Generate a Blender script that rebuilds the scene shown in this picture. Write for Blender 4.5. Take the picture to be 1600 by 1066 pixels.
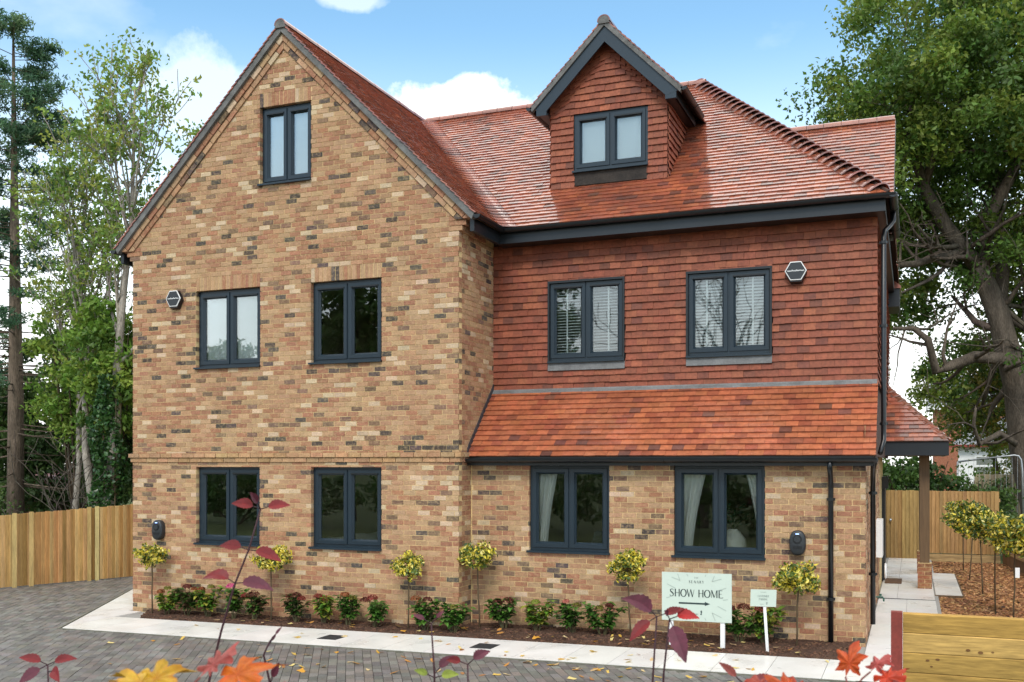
import bpy, math, random
import numpy as np
from mathutils import Vector, Matrix

# ------------------------------------------------------------------ scene, camera, sky, sun, exposure
sc = bpy.context.scene
for o in list(bpy.data.objects):
    bpy.data.objects.remove(o)
COL = sc.collection
RND = random.Random(11)
rad = math.radians

CAM = Vector((12.268, -13.436, 2.5)); YAW = rad(21.726); FPX = 1570.11; HOR = 724.47
cd = bpy.data.cameras.new('camera'); cam = bpy.data.objects.new('camera', cd); COL.objects.link(cam)
cam.location = CAM
cam.rotation_euler = (rad(90), 0, YAW)
cd.sensor_width = 36.0; cd.lens = FPX / 1600 * 36.0
cd.shift_y = (HOR - 533.0) / 1600.0
cd.clip_end = 3000; cd.clip_start = 0.05
sc.camera = cam
cd.dof.use_dof = True; cd.dof.focus_distance = 15.0; cd.dof.aperture_fstop = 5.0

SUN_EL = rad(43); SUN_AZ = Vector((0.22, -0.97, 0)).normalized()      # towards the sun
sun_dir = Vector((SUN_AZ.x * math.cos(SUN_EL), SUN_AZ.y * math.cos(SUN_EL), math.sin(SUN_EL)))
sl = bpy.data.lights.new('sun', 'SUN'); sun = bpy.data.objects.new('sun', sl); COL.objects.link(sun)
sl.energy = 1.2; sl.angle = rad(16); sl.color = (1.0, 0.95, 0.88)
sun.rotation_euler = sun_dir.to_track_quat('Z', 'Y').to_euler()
sun.location = (0, -20, 30)

wd = bpy.data.worlds.new('World'); sc.world = wd; wd.use_nodes = True
nt = wd.node_tree; N = nt.nodes; L = nt.links
N.clear()
w_out = N.new('ShaderNodeOutputWorld'); w_bg = N.new('ShaderNodeBackground')
sky = N.new('ShaderNodeTexSky'); sky.sky_type = 'NISHITA'; sky.sun_disc = False
sky.sun_elevation = SUN_EL; sky.sun_rotation = math.atan2(SUN_AZ.x, SUN_AZ.y)
sky.air_density = 1.0; sky.dust_density = 0.4; sky.ozone_density = 2.0
w_bg.inputs['Strength'].default_value = 0.15
tc = N.new('ShaderNodeTexCoord'); sep = N.new('ShaderNodeSeparateXYZ'); L.new(tc.outputs['Generated'], sep.inputs[0])
def wmath(op, a, b=None, c=None, clamp=False):
    n = N.new('ShaderNodeMath'); n.operation = op; n.use_clamp = clamp
    for i, x in enumerate((a, b, c)):
        if x is None: continue
        if isinstance(x, (int, float)): n.inputs[i].default_value = x
        else: L.new(x, n.inputs[i])
    return n.outputs[0]
# cloud layer: noise on a flat deck overhead, fading into white haze near the horizon
den = wmath('ADD', sep.outputs['Z'], 0.22)
cx = wmath('DIVIDE', sep.outputs['X'], den); cy = wmath('DIVIDE', sep.outputs['Y'], den)
cmb = N.new('ShaderNodeCombineXYZ'); L.new(cx, cmb.inputs[0]); L.new(cy, cmb.inputs[1])
mp = N.new('ShaderNodeMapping'); L.new(cmb.outputs[0], mp.inputs[0]); mp.inputs['Location'].default_value = (3.1, 0.4, 0)
ns = N.new('ShaderNodeTexNoise'); L.new(mp.outputs[0], ns.inputs['Vector'])
ns.inputs['Scale'].default_value = 1.15; ns.inputs['Detail'].default_value = 9; ns.inputs['Roughness'].default_value = 0.52
n2 = N.new('ShaderNodeTexNoise'); L.new(tc.outputs['Generated'], n2.inputs['Vector'])
n2.inputs['Scale'].default_value = 9; n2.inputs['Detail'].default_value = 8; n2.inputs['Roughness'].default_value = 0.62
# three named cloud banks (world directions), ragged by noise
def bank(d, size, flat):
    sub = N.new('ShaderNodeVectorMath'); sub.operation = 'SUBTRACT'; L.new(tc.outputs['Generated'], sub.inputs[0]); sub.inputs[1].default_value = d
    mul = N.new('ShaderNodeVectorMath'); mul.operation = 'MULTIPLY'; L.new(sub.outputs[0], mul.inputs[0]); mul.inputs[1].default_value = (1, 1, flat)
    ln = N.new('ShaderNodeVectorMath'); ln.operation = 'LENGTH'; L.new(mul.outputs[0], ln.inputs[0])
    t = wmath('SUBTRACT', 1.0, wmath('DIVIDE', ln.outputs['Value'], size))
    t = wmath('ADD', t, wmath('MULTIPLY', wmath('SUBTRACT', n2.outputs['Fac'], 0.5), 2.2))
    return wmath('MULTIPLY', t, 3.0, clamp=True)
b1 = bank((-0.40, 0.85, 0.325), 0.105, 2.8)
b2 = bank((-0.585, 0.735, 0.33), 0.075, 1.7)
b3 = bank((-0.47, 0.78, 0.415), 0.04, 3.2)
rmp = N.new('ShaderNodeMapRange'); L.new(ns.outputs['Fac'], rmp.inputs['Value'])
rmp.inputs['From Min'].default_value = 0.565; rmp.inputs['From Max'].default_value = 0.74
cl = wmath('MAXIMUM', wmath('MULTIPLY', rmp.outputs[0], 0.5), wmath('MAXIMUM', b1, wmath('MAXIMUM', wmath('MULTIPLY', b2, 0.38), wmath('MULTIPLY', b3, 0.32))))
hz = N.new('ShaderNodeMapRange'); L.new(sep.outputs['Z'], hz.inputs['Value'])
hz.inputs['From Min'].default_value = 0.41; hz.inputs['From Max'].default_value = 0.08
hz.interpolation_type = 'SMOOTHSTEP'
ov = N.new('ShaderNodeMapRange'); ov.interpolation_type = 'SMOOTHSTEP'      # a thick cloud deck overhead gives the photograph its soft light
L.new(wmath('ADD', sep.outputs['Z'], wmath('MULTIPLY', wmath('SUBTRACT', ns.outputs['Fac'], 0.5), 0.5)), ov.inputs['Value'])
ov.inputs['From Min'].default_value = 0.45; ov.inputs['From Max'].default_value = 0.58
fac = wmath('MAXIMUM', wmath('MAXIMUM', cl, ov.outputs[0]), wmath('MULTIPLY', hz.outputs[0], 0.92), clamp=True)
mixc = N.new('ShaderNodeMix'); mixc.data_type = 'RGBA'
# pull the clear sky a little towards the pale cyan blue of the photograph
skm = N.new('ShaderNodeMix'); skm.data_type = 'RGBA'; skm.blend_type = 'MULTIPLY'; skm.inputs[0].default_value = 1.0
L.new(sky.outputs[0], skm.inputs[6]); skm.inputs[7].default_value = (0.92, 1.10, 1.02, 1)
L.new(fac, mixc.inputs[0]); L.new(skm.outputs[2], mixc.inputs[6]); mixc.inputs[7].default_value = (7.7, 7.65, 7.5, 1)
L.new(mixc.outputs[2], w_bg.inputs['Color']); L.new(w_bg.outputs[0], w_out.inputs['Surface'])

sc.view_settings.view_transform = 'Standard'; sc.view_settings.look = 'None'
sc.view_settings.gamma = 1.0; sc.view_settings.use_curve_mapping = False
sc.view_settings.exposure = 0.68
sc.render.engine = 'CYCLES'
sc.cycles.max_bounces = 8; sc.cycles.transparent_max_bounces = 12

# ------------------------------------------------------------------ helpers
def proj(p):
    dx, dy = p[0] - CAM.x, p[1] - CAM.y
    r = dx * math.cos(YAW) + dy * math.sin(YAW); d = -dx * math.sin(YAW) + dy * math.cos(YAW)
    if d < 0.3: return None
    return 800 + FPX * r / d, HOR - FPX * (p[2] - CAM.z) / d, d

def gz(x):                                   # the plot rises gently to the right
    return 0.0095 * min(max(x, 0.0), 12.5)

WORLD = {}
def link(o, parent=None, world=True):
    COL.objects.link(o)
    if parent is not None:
        o.parent = parent
        if world and parent in WORLD:
            o.matrix_parent_inverse = WORLD[parent].inverted()
    return o

def tag(o, label, cat, group=None, kind=None):
    if label: o['label'] = label
    if cat: o['category'] = cat
    if group: o['group'] = group
    if kind: o['kind'] = kind
    return o

def empty(name, loc, label=None, cat=None, group=None, rz=0.0):
    o = bpy.data.objects.new(name, None); COL.objects.link(o)
    o.location = loc; o.rotation_euler = (0, 0, rz); o.empty_display_size = 0.2
    WORLD[o] = Matrix.Translation(Vector(loc)) @ Matrix.Rotation(rz, 4, 'Z')
    return tag(o, label, cat, group)

class MB:
    def __init__(s): s.v = []; s.f = []; s.c = []
    def add(s, vs, fs, col=(1, 1, 1)):
        b = len(s.v); s.v += [tuple(p) for p in vs]
        s.f += [[i + b for i in f] for f in fs]; s.c += [col] * len(vs)
    def box(s, x0, x1, y0, y1, z0, z1, col=(1, 1, 1)):
        s.add([(x0, y0, z0), (x1, y0, z0), (x1, y1, z0), (x0, y1, z0), (x0, y0, z1), (x1, y0, z1), (x1, y1, z1), (x0, y1, z1)],
              [(0, 3, 2, 1), (4, 5, 6, 7), (0, 1, 5, 4), (1, 2, 6, 5), (2, 3, 7, 6), (3, 0, 4, 7)], col)
    def prism(s, a, b, col=(1, 1, 1), cap=True):
        n = len(a)
        fs = [(i, (i + 1) % n, n + (i + 1) % n, n + i) for i in range(n)]
        if cap: fs += [tuple(range(n - 1, -1, -1)), tuple(range(n, 2 * n))]
        s.add(list(a) + list(b), fs, col)
    def tube(s, pts, rads, n=8, col=(1, 1, 1)):
        pts = [Vector(p) for p in pts]; m = len(pts); vs = []; fs = []
        if isinstance(rads, (int, float)): rads = [rads] * m
        ref = None
        for i, p in enumerate(pts):
            t = (pts[min(i + 1, m - 1)] - pts[max(i - 1, 0)]).normalized()
            if ref is None:
                ref = t.orthogonal().normalized()
            ref = (ref - t * ref.dot(t))
            ref = ref.normalized() if ref.length > 1e-5 else t.orthogonal().normalized()
            b = t.cross(ref)
            for k in range(n):
                a = 2 * math.pi * k / n
                vs.append(p + (ref * math.cos(a) + b * math.sin(a)) * rads[i])
        for i in range(m - 1):
            for k in range(n):
                k2 = (k + 1) % n
                fs.append((i * n + k, i * n + k2, (i + 1) * n + k2, (i + 1) * n + k))
        fs.append(tuple(range(n - 1, -1, -1))); fs.append(tuple((m - 1) * n + k for k in range(n)))
        s.add(vs, fs, col)
    def build(s, name, mat, parent=None, smooth=False, world=True, kind=None):
        me = bpy.data.meshes.new(name); me.from_pydata(s.v, [], s.f)
        ca = me.attributes.new('col', 'FLOAT_COLOR', 'POINT')
        ca.data.foreach_set('color', np.array([(c[0], c[1], c[2], 1) for c in s.c], 'f').ravel())
        if smooth: me.polygons.foreach_set('use_smooth', [True] * len(me.polygons))
        me.materials.append(mat); me.update()
        o = bpy.data.objects.new(name, me); link(o, parent, world)
        if kind: o['kind'] = kind
        return o

class Fr:                                    # a plane: origin, u (along), v (up), n (outwards)
    def __init__(s, O, U, V, Nn):
        s.O = Vector(O); s.U = Vector(U).normalized(); s.V = Vector(V).normalized(); s.N = Vector(Nn).normalized()
    def p(s, u, v, h=0.0): return s.O + s.U * u + s.V * v + s.N * h
    def boxuv(s, mb, u0, u1, v0, v1, h0, h1, col=(1, 1, 1)):
        q = [(u0, v0), (u1, v0), (u1, v1), (u0, v1)]
        mb.prism([s.p(a, b, h0) for a, b in q], [s.p(a, b, h1) for a, b in q], col)

def clip(poly, planes):                      # planes: a*u + b*v <= c
    for a, b, c in planes:
        out = []; n = len(poly)
        for i in range(n):
            p, q = poly[i], poly[(i + 1) % n]
            dp, dq = a * p[0] + b * p[1] - c, a * q[0] + b * q[1] - c
            if dp <= 0: out.append(p)
            if (dp < 0 < dq) or (dq < 0 < dp):
                t = dp / (dp - dq); out.append((p[0] + (q[0] - p[0]) * t, p[1] + (q[1] - p[1]) * t))
        poly = out
        if len(poly) < 3: return []
    return poly

def area(poly):
    return 0.5 * abs(sum(poly[i][0] * poly[(i + 1) % len(poly)][1] - poly[(i + 1) % len(poly)][0] * poly[i][1] for i in range(len(poly))))

def minus(rect, holes):                      # rectangles minus rectangles
    out = [rect]
    for hx0, hx1, hy0, hy1 in holes:
        nxt = []
        for x0, x1, y0, y1 in out:
            if hx0 >= x1 or hx1 <= x0 or hy0 >= y1 or hy1 <= y0: nxt.append((x0, x1, y0, y1)); continue
            if hx0 > x0: nxt.append((x0, hx0, y0, y1))
            if hx1 < x1: nxt.append((hx1, x1, y0, y1))
            a, b = max(x0, hx0), min(x1, hx1)
            if hy0 > y0: nxt.append((a, b, y0, hy0))
            if hy1 < y1: nxt.append((a, b, hy1, y1))
        out = nxt
    return out

# pieces (bricks, tiles, pavers ...): the 300 that show largest become objects, the rest one part each
PIECES = []; PMAT = {}
def add_piece(cls, part, vs, fs, col, front):
    pj = [proj(v) for v in front]
    score = 0.0
    if all(p is not None for p in pj):
        mx = sum(p[0] for p in pj) / len(pj); my = sum(p[1] for p in pj) / len(pj)
        if -5 < mx < 1605 and -5 < my < 1071:
            n = len(pj); score = 0.5 * sum(pj[i][0] * pj[(i + 1) % n][1] - pj[(i + 1) % n][0] * pj[i][1] for i in range(n))
            score = abs(score)
            e1 = Vector(front[1]) - Vector(front[0]); e2 = Vector(front[-1]) - Vector(front[0])
            nn = e1.cross(e2)
            if nn.dot(CAM - Vector(front[0])) < 0: score = 0.0
    PIECES.append((cls, part, vs, fs, col, score))

def slab(cls, part, fr, poly, hf, hb, col):
    """a flat solid piece on plane fr: polygon (counter-clockwise in u,v), front height hf (number or function), back height hb"""
    n = len(poly)
    f = [fr.p(u, v, hf(u, v) if callable(hf) else hf) for u, v in poly]
    b = [fr.p(u, v, hb) for u, v in poly]
    fs = [tuple(range(n))] + [(i, n + i, n + (i + 1) % n, (i + 1) % n) for i in range(n)]
    add_piece(cls, part, f + b, fs, col, f)

def flush(limit=300):
    by = {}
    for p in PIECES: by.setdefault(p[0], []).append(p)
    for cls, lst in by.items():
        lst.sort(key=lambda p: -p[5])
        top = [p for p in lst[:limit] if p[5] > 0]; rest = lst[len(top):]
        for c, part, vs, fs, col, s in top:
            m = MB(); m.add(vs, fs, col); m.build(cls, PMAT[cls], part)
        groups = {}
        for c, part, vs, fs, col, s in rest: groups.setdefault(part.name, (part, MB()))[1].add(vs, fs, col)
        for part, m in groups.values():
            m.build(PLURAL.get(cls, cls + 's'), PMAT[cls], part, kind='stuff')
    PIECES.clear()
PLURAL = {}

# ------------------------------------------------------------------ materials
def mat(name, base=(0.5, 0.5, 0.5), rough=0.6, attr=False, noise=None, bump=None, spec=0.5, metal=0.0, stretch=(1, 1, 1),
        coat=0.0, transl=0.0, emit=None, rough_noise=None, detail=6, patch=None):
    m = bpy.data.materials.new(name); m.use_nodes = True
    nt = m.node_tree; n = nt.nodes; l = nt.links
    b = n['Principled BSDF']
    b.inputs['Roughness'].default_value = rough; b.inputs['Metallic'].default_value = metal
    b.inputs['Specular IOR Level'].default_value = spec
    b.inputs['Coat Weight'].default_value = coat; b.inputs['Coat Roughness'].default_value = 0.12
    tcn = n.new('ShaderNodeTexCoord'); mpn = n.new('ShaderNodeMapping'); l.new(tcn.outputs['Object'], mpn.inputs[0])
    mpn.inputs['Scale'].default_value = stretch
    if attr:
        a = n.new('ShaderNodeAttribute'); a.attribute_name = 'col'; src = a.outputs['Color']
    else:
        rgb = n.new('ShaderNodeRGB'); rgb.outputs[0].default_value = (*base, 1); src = rgb.outputs[0]
    for sc_, lo, hi in (noise or []):
        t = n.new('ShaderNodeTexNoise'); l.new(mpn.outputs[0], t.inputs['Vector'])
        t.inputs['Scale'].default_value = sc_; t.inputs['Detail'].default_value = detail; t.inputs['Roughness'].default_value = 0.6
        r = n.new('ShaderNodeMapRange'); l.new(t.outputs['Fac'], r.inputs['Value'])
        r.inputs['From Min'].default_value = 0.3; r.inputs['From Max'].default_value = 0.7
        r.inputs['To Min'].default_value = lo; r.inputs['To Max'].default_value = hi
        x = n.new('ShaderNodeMix'); x.data_type = 'RGBA'; x.blend_type = 'MULTIPLY'; x.inputs[0].default_value = 1.0
        l.new(src, x.inputs[6]); l.new(r.outputs[0], x.inputs[7]); src = x.outputs[2]
    if patch:
        t = n.new('ShaderNodeTexNoise'); l.new(mpn.outputs[0], t.inputs['Vector']); t.inputs['Scale'].default_value = patch[0]; t.inputs['Detail'].default_value = 5; t.inputs['Roughness'].default_value = 0.65
        r = n.new('ShaderNodeMapRange'); l.new(t.outputs['Fac'], r.inputs['Value']); r.inputs['From Min'].default_value = patch[2]; r.inputs['From Max'].default_value = patch[3]; r.inputs['To Max'].default_value = patch[4]
        x = n.new('ShaderNodeMix'); x.data_type = 'RGBA'; l.new(r.outputs[0], x.inputs[0]); l.new(src, x.inputs[6]); x.inputs[7].default_value = (*patch[1], 1); src = x.outputs[2]
    l.new(src, b.inputs['Base Color'])
    if rough_noise:
        t = n.new('ShaderNodeTexNoise'); l.new(mpn.outputs[0], t.inputs['Vector']); t.inputs['Scale'].default_value = rough_noise[0]
        t.inputs['Detail'].default_value = 4
        r = n.new('ShaderNodeMapRange'); l.new(t.outputs['Fac'], r.inputs['Value'])
        r.inputs['From Min'].default_value = 0.3; r.inputs['From Max'].default_value = 0.7
        r.inputs['To Min'].default_value = rough_noise[1]; r.inputs['To Max'].default_value = rough_noise[2]
        l.new(r.outputs[0], b.inputs['Roughness'])
    if bump:
        t = n.new('ShaderNodeTexNoise'); l.new(mpn.outputs[0], t.inputs['Vector']); t.inputs['Scale'].default_value = bump[0]
        t.inputs['Detail'].default_value = 5
        bp = n.new('ShaderNodeBump'); bp.inputs['Strength'].default_value = bump[1]; bp.inputs['Distance'].default_value = bump[2]
        l.new(t.outputs['Fac'], bp.inputs['Height']); l.new(bp.outputs[0], b.inputs['Normal'])
    if emit:
        b.inputs['Emission Color'].default_value = (*emit[0], 1); b.inputs['Emission Strength'].default_value = emit[1]
    if transl > 0:
        tr = n.new('ShaderNodeBsdfTranslucent'); mx = n.new('ShaderNodeMixShader'); mx.inputs[0].default_value = transl
        l.new(src, tr.inputs['Color']); l.new(b.outputs[0], mx.inputs[1]); l.new(tr.outputs[0], mx.inputs[2])
        l.new(mx.outputs[0], n['Material Output'].inputs['Surface'])
    return m

M = {}
M['brick'] = mat('brick', attr=True, rough=0.9, noise=[(9, 0.85, 1.15), (45, 0.76, 1.2)], patch=(21, (0.53, 0.37, 0.205), 0.47, 0.72, 0.5), bump=(60, 0.6, 0.006), spec=0.2)
M['mortar'] = mat('mortar', (0.66, 0.49, 0.25), 0.95, noise=[(6, 0.8, 1.15), (70, 0.85, 1.15)], bump=(90, 0.5, 0.004), spec=0.15)
M['roof_tile'] = mat('roof_tile', attr=True, rough=0.3, noise=[(1.3, 0.8, 1.15), (16, 0.75, 1.2)], bump=(40, 0.35, 0.003), spec=0.5, rough_noise=(5, 0.28, 0.45), coat=1.0)
M['wall_tile'] = mat('wall_tile', attr=True, rough=0.62, noise=[(1.5, 0.82, 1.15), (24, 0.75, 1.2)], bump=(60, 0.4, 0.003), spec=0.35)
M['underlay'] = mat('underlay', (0.06, 0.03, 0.022), 0.9)
M['frame'] = mat('window_frame', (0.0095, 0.021, 0.032), 0.36, noise=[(3, 0.92, 1.08)], spec=0.5, bump=(160, 0.1, 0.001))
M['fascia'] = mat('fascia', (0.010, 0.014, 0.019), 0.42, noise=[(2, 0.8, 1.2)], spec=0.5)
M['gutter'] = mat('gutter', (0.006, 0.008, 0.010), 0.34, noise=[(4, 0.75, 1.3)], spec=0.5)
M['lead'] = mat('lead', (0.15, 0.152, 0.152), 0.6, noise=[(5, 0.7, 1.25), (40, 0.85, 1.1)], bump=(20, 0.3, 0.004))
M['lead_dark'] = mat('lead_dark', (0.035, 0.037, 0.045), 0.55, noise=[(8, 0.7, 1.25)])
M['apron_dark'] = mat('bitumen_apron', (0.024, 0.018, 0.014), 0.8, noise=[(9, 0.5, 1.6), (40, 0.7, 1.3)], bump=(20, 0.5, 0.01))
M['undercloak'] = mat('verge_mortar', (0.15, 0.15, 0.145), 0.9, noise=[(7, 0.65, 1.25), (50, 0.8, 1.2)], bump=(40, 0.5, 0.006), spec=0.2)
M['plaster'] = mat('plaster', (0.40, 0.37, 0.33), 0.9, noise=[(3, 0.95, 1.05)])
M['plaster_warm'] = mat('plaster_warm', (0.36, 0.26, 0.18), 0.9, noise=[(3, 0.9, 1.1)])
M['white_pvc'] = mat('white_plastic', (0.78, 0.78, 0.77), 0.4)
M['timber'] = mat('timber', attr=True, rough=0.75, noise=[(3, 0.75, 1.2), (14, 0.8, 1.15)], stretch=(6, 6, 0.6), bump=(20, 0.3, 0.003), spec=0.25)
M['timber_h'] = mat('timber_horizontal', attr=True, rough=0.72, noise=[(2.5, 0.6, 1.25), (9, 0.7, 1.2)], stretch=(0.7, 6, 7), bump=(16, 0.3, 0.003), spec=0.25)
M['oak_post'] = mat('oak_post', (0.135, 0.08, 0.038), 0.7, noise=[(4, 0.7, 1.2)], stretch=(6, 6, 0.6))
M['paver'] = mat('paver', attr=True, rough=0.6, noise=[(2.2, 0.8, 1.2), (60, 0.72, 1.25)], bump=(120, 0.5, 0.004), spec=0.4, rough_noise=(1.2, 0.42, 0.75))
M['slab'] = mat('paving_slab', attr=True, rough=0.3, noise=[(1.2, 0.95, 1.04), (30, 0.96, 1.04)], spec=0.5, rough_noise=(2, 0.22, 0.5))
M['soil'] = mat('soil', (0.075, 0.042, 0.029), 0.95, noise=[(8, 0.6, 1.4), (60, 0.6, 1.4)], bump=(35, 1.0, 0.03), spec=0.2)
M['chips'] = mat('bark_chips', attr=True, rough=0.85, noise=[(30, 0.8, 1.2)], spec=0.25)
M['grass'] = mat('ground', (0.055, 0.07, 0.025), 0.95, noise=[(0.3, 0.7, 1.3), (8, 0.6, 1.4)], bump=(20, 0.6, 0.05), spec=0.1)
M['leaf'] = mat('leaf', attr=True, rough=0.5, transl=0.42, spec=0.4)
M['leaf_gloss'] = mat('leaf_gloss', attr=True, rough=0.32, transl=0.2, spec=0.5, noise=[(25, 0.85, 1.15)])
M['fg_leaf'] = mat('autumn_leaf', attr=True, rough=0.48, transl=0.15, spec=0.35, noise=[(14, 0.72, 1.2), (70, 0.82, 1.15)], bump=(45, 0.35, 0.004))
M['petal'] = mat('petal', attr=True, rough=0.7, transl=0.25, spec=0.2)
M['bark'] = mat('bark', attr=True, rough=0.95, noise=[(3, 0.6, 1.35), (18, 0.65, 1.35)], stretch=(2.2, 2.2, 0.6), bump=(9, 0.9, 0.05), spec=0.15)
M['stem'] = mat('stem', attr=True, rough=0.6, spec=0.35)
M['dark_plastic'] = mat('dark_plastic', (0.022, 0.025, 0.029), 0.42, spec=0.5)
M['black_plastic'] = mat('black_plastic', (0.008, 0.009, 0.011), 0.35, spec=0.5)
M['led'] = mat('status_light', (0.1, 0.2, 0.9), 0.4, emit=((0.35, 0.5, 1.0), 3.0))
M['sign'] = mat('sign_board', (0.50, 0.58, 0.51), 0.45, noise=[(2, 0.97, 1.03)])
M['sign_mark'] = mat('sign_mark', (0.36, 0.43, 0.38), 0.5)
M['ink'] = mat('sign_ink', (0.018, 0.035, 0.035), 0.5)
M['white_paint'] = mat('white_paint', (0.80, 0.80, 0.79), 0.45, noise=[(4, 0.95, 1.03)])
M['steel'] = mat('galvanised_steel', (0.42, 0.44, 0.46), 0.4, metal=0.8, noise=[(12, 0.8, 1.15)])
M['red_steel'] = mat('red_oxide_steel', (0.22, 0.035, 0.024), 0.6, noise=[(6, 0.75, 1.25), (40, 0.8, 1.2)])
M['curtain'] = mat('curtain', (0.84, 0.82, 0.75), 0.85, transl=0.25)
M['blind'] = mat('blind', (0.82, 0.82, 0.80), 0.7)
M['iron'] = mat('cast_iron', (0.022, 0.023, 0.026), 0.6, noise=[(40, 0.7, 1.3)], bump=(60, 0.6, 0.004))
M['coir'] = mat('coir_mat', (0.12, 0.065, 0.035), 0.95, bump=(150, 0.8, 0.006), noise=[(80, 0.7, 1.3)])
M['slate'] = mat('slate', (0.16, 0.17, 0.19), 0.55, noise=[(5, 0.8, 1.2)])

def glass_mat():
    m = bpy.data.materials.new('window_glass'); m.use_nodes = True
    nt = m.node_tree; n = nt.nodes; l = nt.links; n.remove(n['Principled BSDF'])
    g = n.new('ShaderNodeBsdfGlossy'); g.inputs['Roughness'].default_value = 0.012; g.inputs['Color'].default_value = (0.93, 0.97, 1.0, 1)
    t = n.new('ShaderNodeBsdfTransparent'); t.inputs['Color'].default_value = (0.95, 0.97, 0.96, 1)
    fr = n.new('ShaderNodeFresnel'); fr.inputs['IOR'].default_value = 1.55
    mu = n.new('ShaderNodeMath'); mu.operation = 'MULTIPLY_ADD'; mu.inputs[1].default_value = 1.25; mu.inputs[2].default_value = 0.03; mu.use_clamp = True
    l.new(fr.outputs[0], mu.inputs[0])
    mx = n.new('ShaderNodeMixShader'); l.new(mu.outputs[0], mx.inputs[0]); l.new(t.outputs[0], mx.inputs[1]); l.new(g.outputs[0], mx.inputs[2])
    # slight waviness of the sealed units
    tcn = n.new('ShaderNodeTexCoord'); ns = n.new('ShaderNodeTexNoise'); ns.inputs['Scale'].default_value = 1.6; l.new(tcn.outputs['Object'], ns.inputs['Vector'])
    bp = n.new('ShaderNodeBump'); bp.inputs['Strength'].default_value = 0.05; bp.inputs['Distance'].default_value = 0.02
    l.new(ns.outputs['Fac'], bp.inputs['Height']); l.new(bp.outputs[0], g.inputs['Normal'])
    l.new(mx.outputs[0], n['Material Output'].inputs['Surface'])
    return m
M['glass'] = glass_mat()

PMAT.update(brick=M['brick'], roof_tile=M['roof_tile'], wall_tile=M['wall_tile'], ridge_tile=M['roof_tile'], hip_tile=M['roof_tile'],
            valley_tile=M['roof_tile'], paver=M['paver'], slab=M['slab'])

def jit(c, a=0.08, R=RND):
    k = 1 + R.uniform(-a, a)
    return tuple(max(0.0, x * k * (1 + R.uniform(-a, a) * 0.35)) for x in c)

def brick_col():
    r = RND.random()
    if r < 0.06: return jit((0.085, 0.067, 0.058), 0.25)
    if r < 0.13: return jit((0.185, 0.115, 0.078), 0.2)
    if r < 0.22: return jit((0.52, 0.385, 0.26), 0.10)
    if r < 0.48: return jit((0.375, 0.215, 0.125), 0.10)
    if r < 0.78: return jit((0.325, 0.155, 0.092), 0.12)
    return jit((0.415, 0.26, 0.15), 0.09)

def rtile_col():
    r = RND.random()
    if r < 0.10: return jit((0.15, 0.060, 0.042), 0.25)
    if r < 0.30: return jit((0.235, 0.072, 0.042), 0.15)
    if r < 0.50: return jit((0.36, 0.105, 0.048), 0.12)
    return jit((0.30, 0.083, 0.043), 0.12)

def wtile_col():
    r = RND.random()
    if r < 0.10: return jit((0.165, 0.050, 0.029), 0.15)
    if r < 0.3: return jit((0.285, 0.084, 0.040), 0.10)
    return jit((0.235, 0.064, 0.032), 0.11)
# ------------------------------------------------------------------ the house
W = 6.075; XM = W / 2; XR = 11.70; XT = 11.82
ZE, ZR = 6.12, 9.42                      # eaves and ridge
TA = (ZR - ZE) / 3.3325                  # gable wing pitch
YE, YR = 0.95, 4.85; TB = (ZR - ZE) / (YR - YE)
XH = 8.71; XE = 12.0                     # ridge end, right eaves
house = empty('house', (6.0, 4.0, 0.0), 'brick and red tile house with tall front gable and attic dormer', 'house')

FA = Fr((0, 0, 0), (1, 0, 0), (0, 0, 1), (0, -1, 0))
FRT = Fr((W, 0, 0), (0, 1, 0), (0, 0, 1), (1, 0, 0))
FB = Fr((W, 0.45, 0), (1, 0, 0), (0, 0, 1), (0, -1, 0))
FS = Fr((XR, 0.45, 0), (0, 1, 0), (0, 0, 1), (1, 0, 0))
FC = Fr((W, 1.33, 0), (1, 0, 0), (0, 0, 1), (0, -1, 0))
FCS = Fr((XT - 0.03, 1.33, 0), (0, 1, 0), (0, 0, 1), (1, 0, 0))

OPA = dict(attic=(2.574, 3.531, 6.935, 8.185), f1=(1.32, 2.58, 4.05, 5.33), f2=(3.526, 4.783, 4.05, 5.33),
           g1=(1.32, 2.57, 1.175, 2.445), g2=(3.53, 4.78, 1.175, 2.445))
OPB = dict(a=(7.01 - W, 8.235 - W, 1.195, 2.47), b=(9.171 - W, 10.414 - W, 1.195, 2.47))
OPC = dict(a=(7.0 - W, 8.231 - W, 4.06, 5.328), b=(9.165 - W, 10.403 - W, 4.06, 5.328))

def sheet(mb, fr, u0, u1, v0, v1, holes, h, reveal, planes=()):
    us = sorted({u0, u1} | {x for o in holes for x in (o[0], o[1]) if u0 < x < u1})
    vs = sorted({v0, v1} | {x for o in holes for x in (o[2], o[3]) if v0 < x < v1})
    for i in range(len(us) - 1):
        for j in range(len(vs) - 1):
            a, b, c, d = us[i], us[i + 1], vs[j], vs[j + 1]
            if any(o[0] <= (a + b) / 2 <= o[1] and o[2] <= (c + d) / 2 <= o[3] for o in holes): continue
            p = clip([(a, c), (b, c), (b, d), (a, d)], planes)
            if len(p) > 2: mb.add([fr.p(x, y, h) for x, y in p], [tuple(range(len(p)))])
    for a, b, c, d in holes:
        q = [(a, c), (b, c), (b, d), (a, d)]
        f = [fr.p(x, y, h) for x, y in q]; k = [fr.p(x, y, h - reveal) for x, y in q]
        mb.add(f + k, [(i, (i + 1) % 4, 4 + (i + 1) % 4, 4 + i) for i in range(4)])

def grow(o, e): return (o[0] - e, o[1] + e, o[2] - e, o[3] + e)

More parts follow.
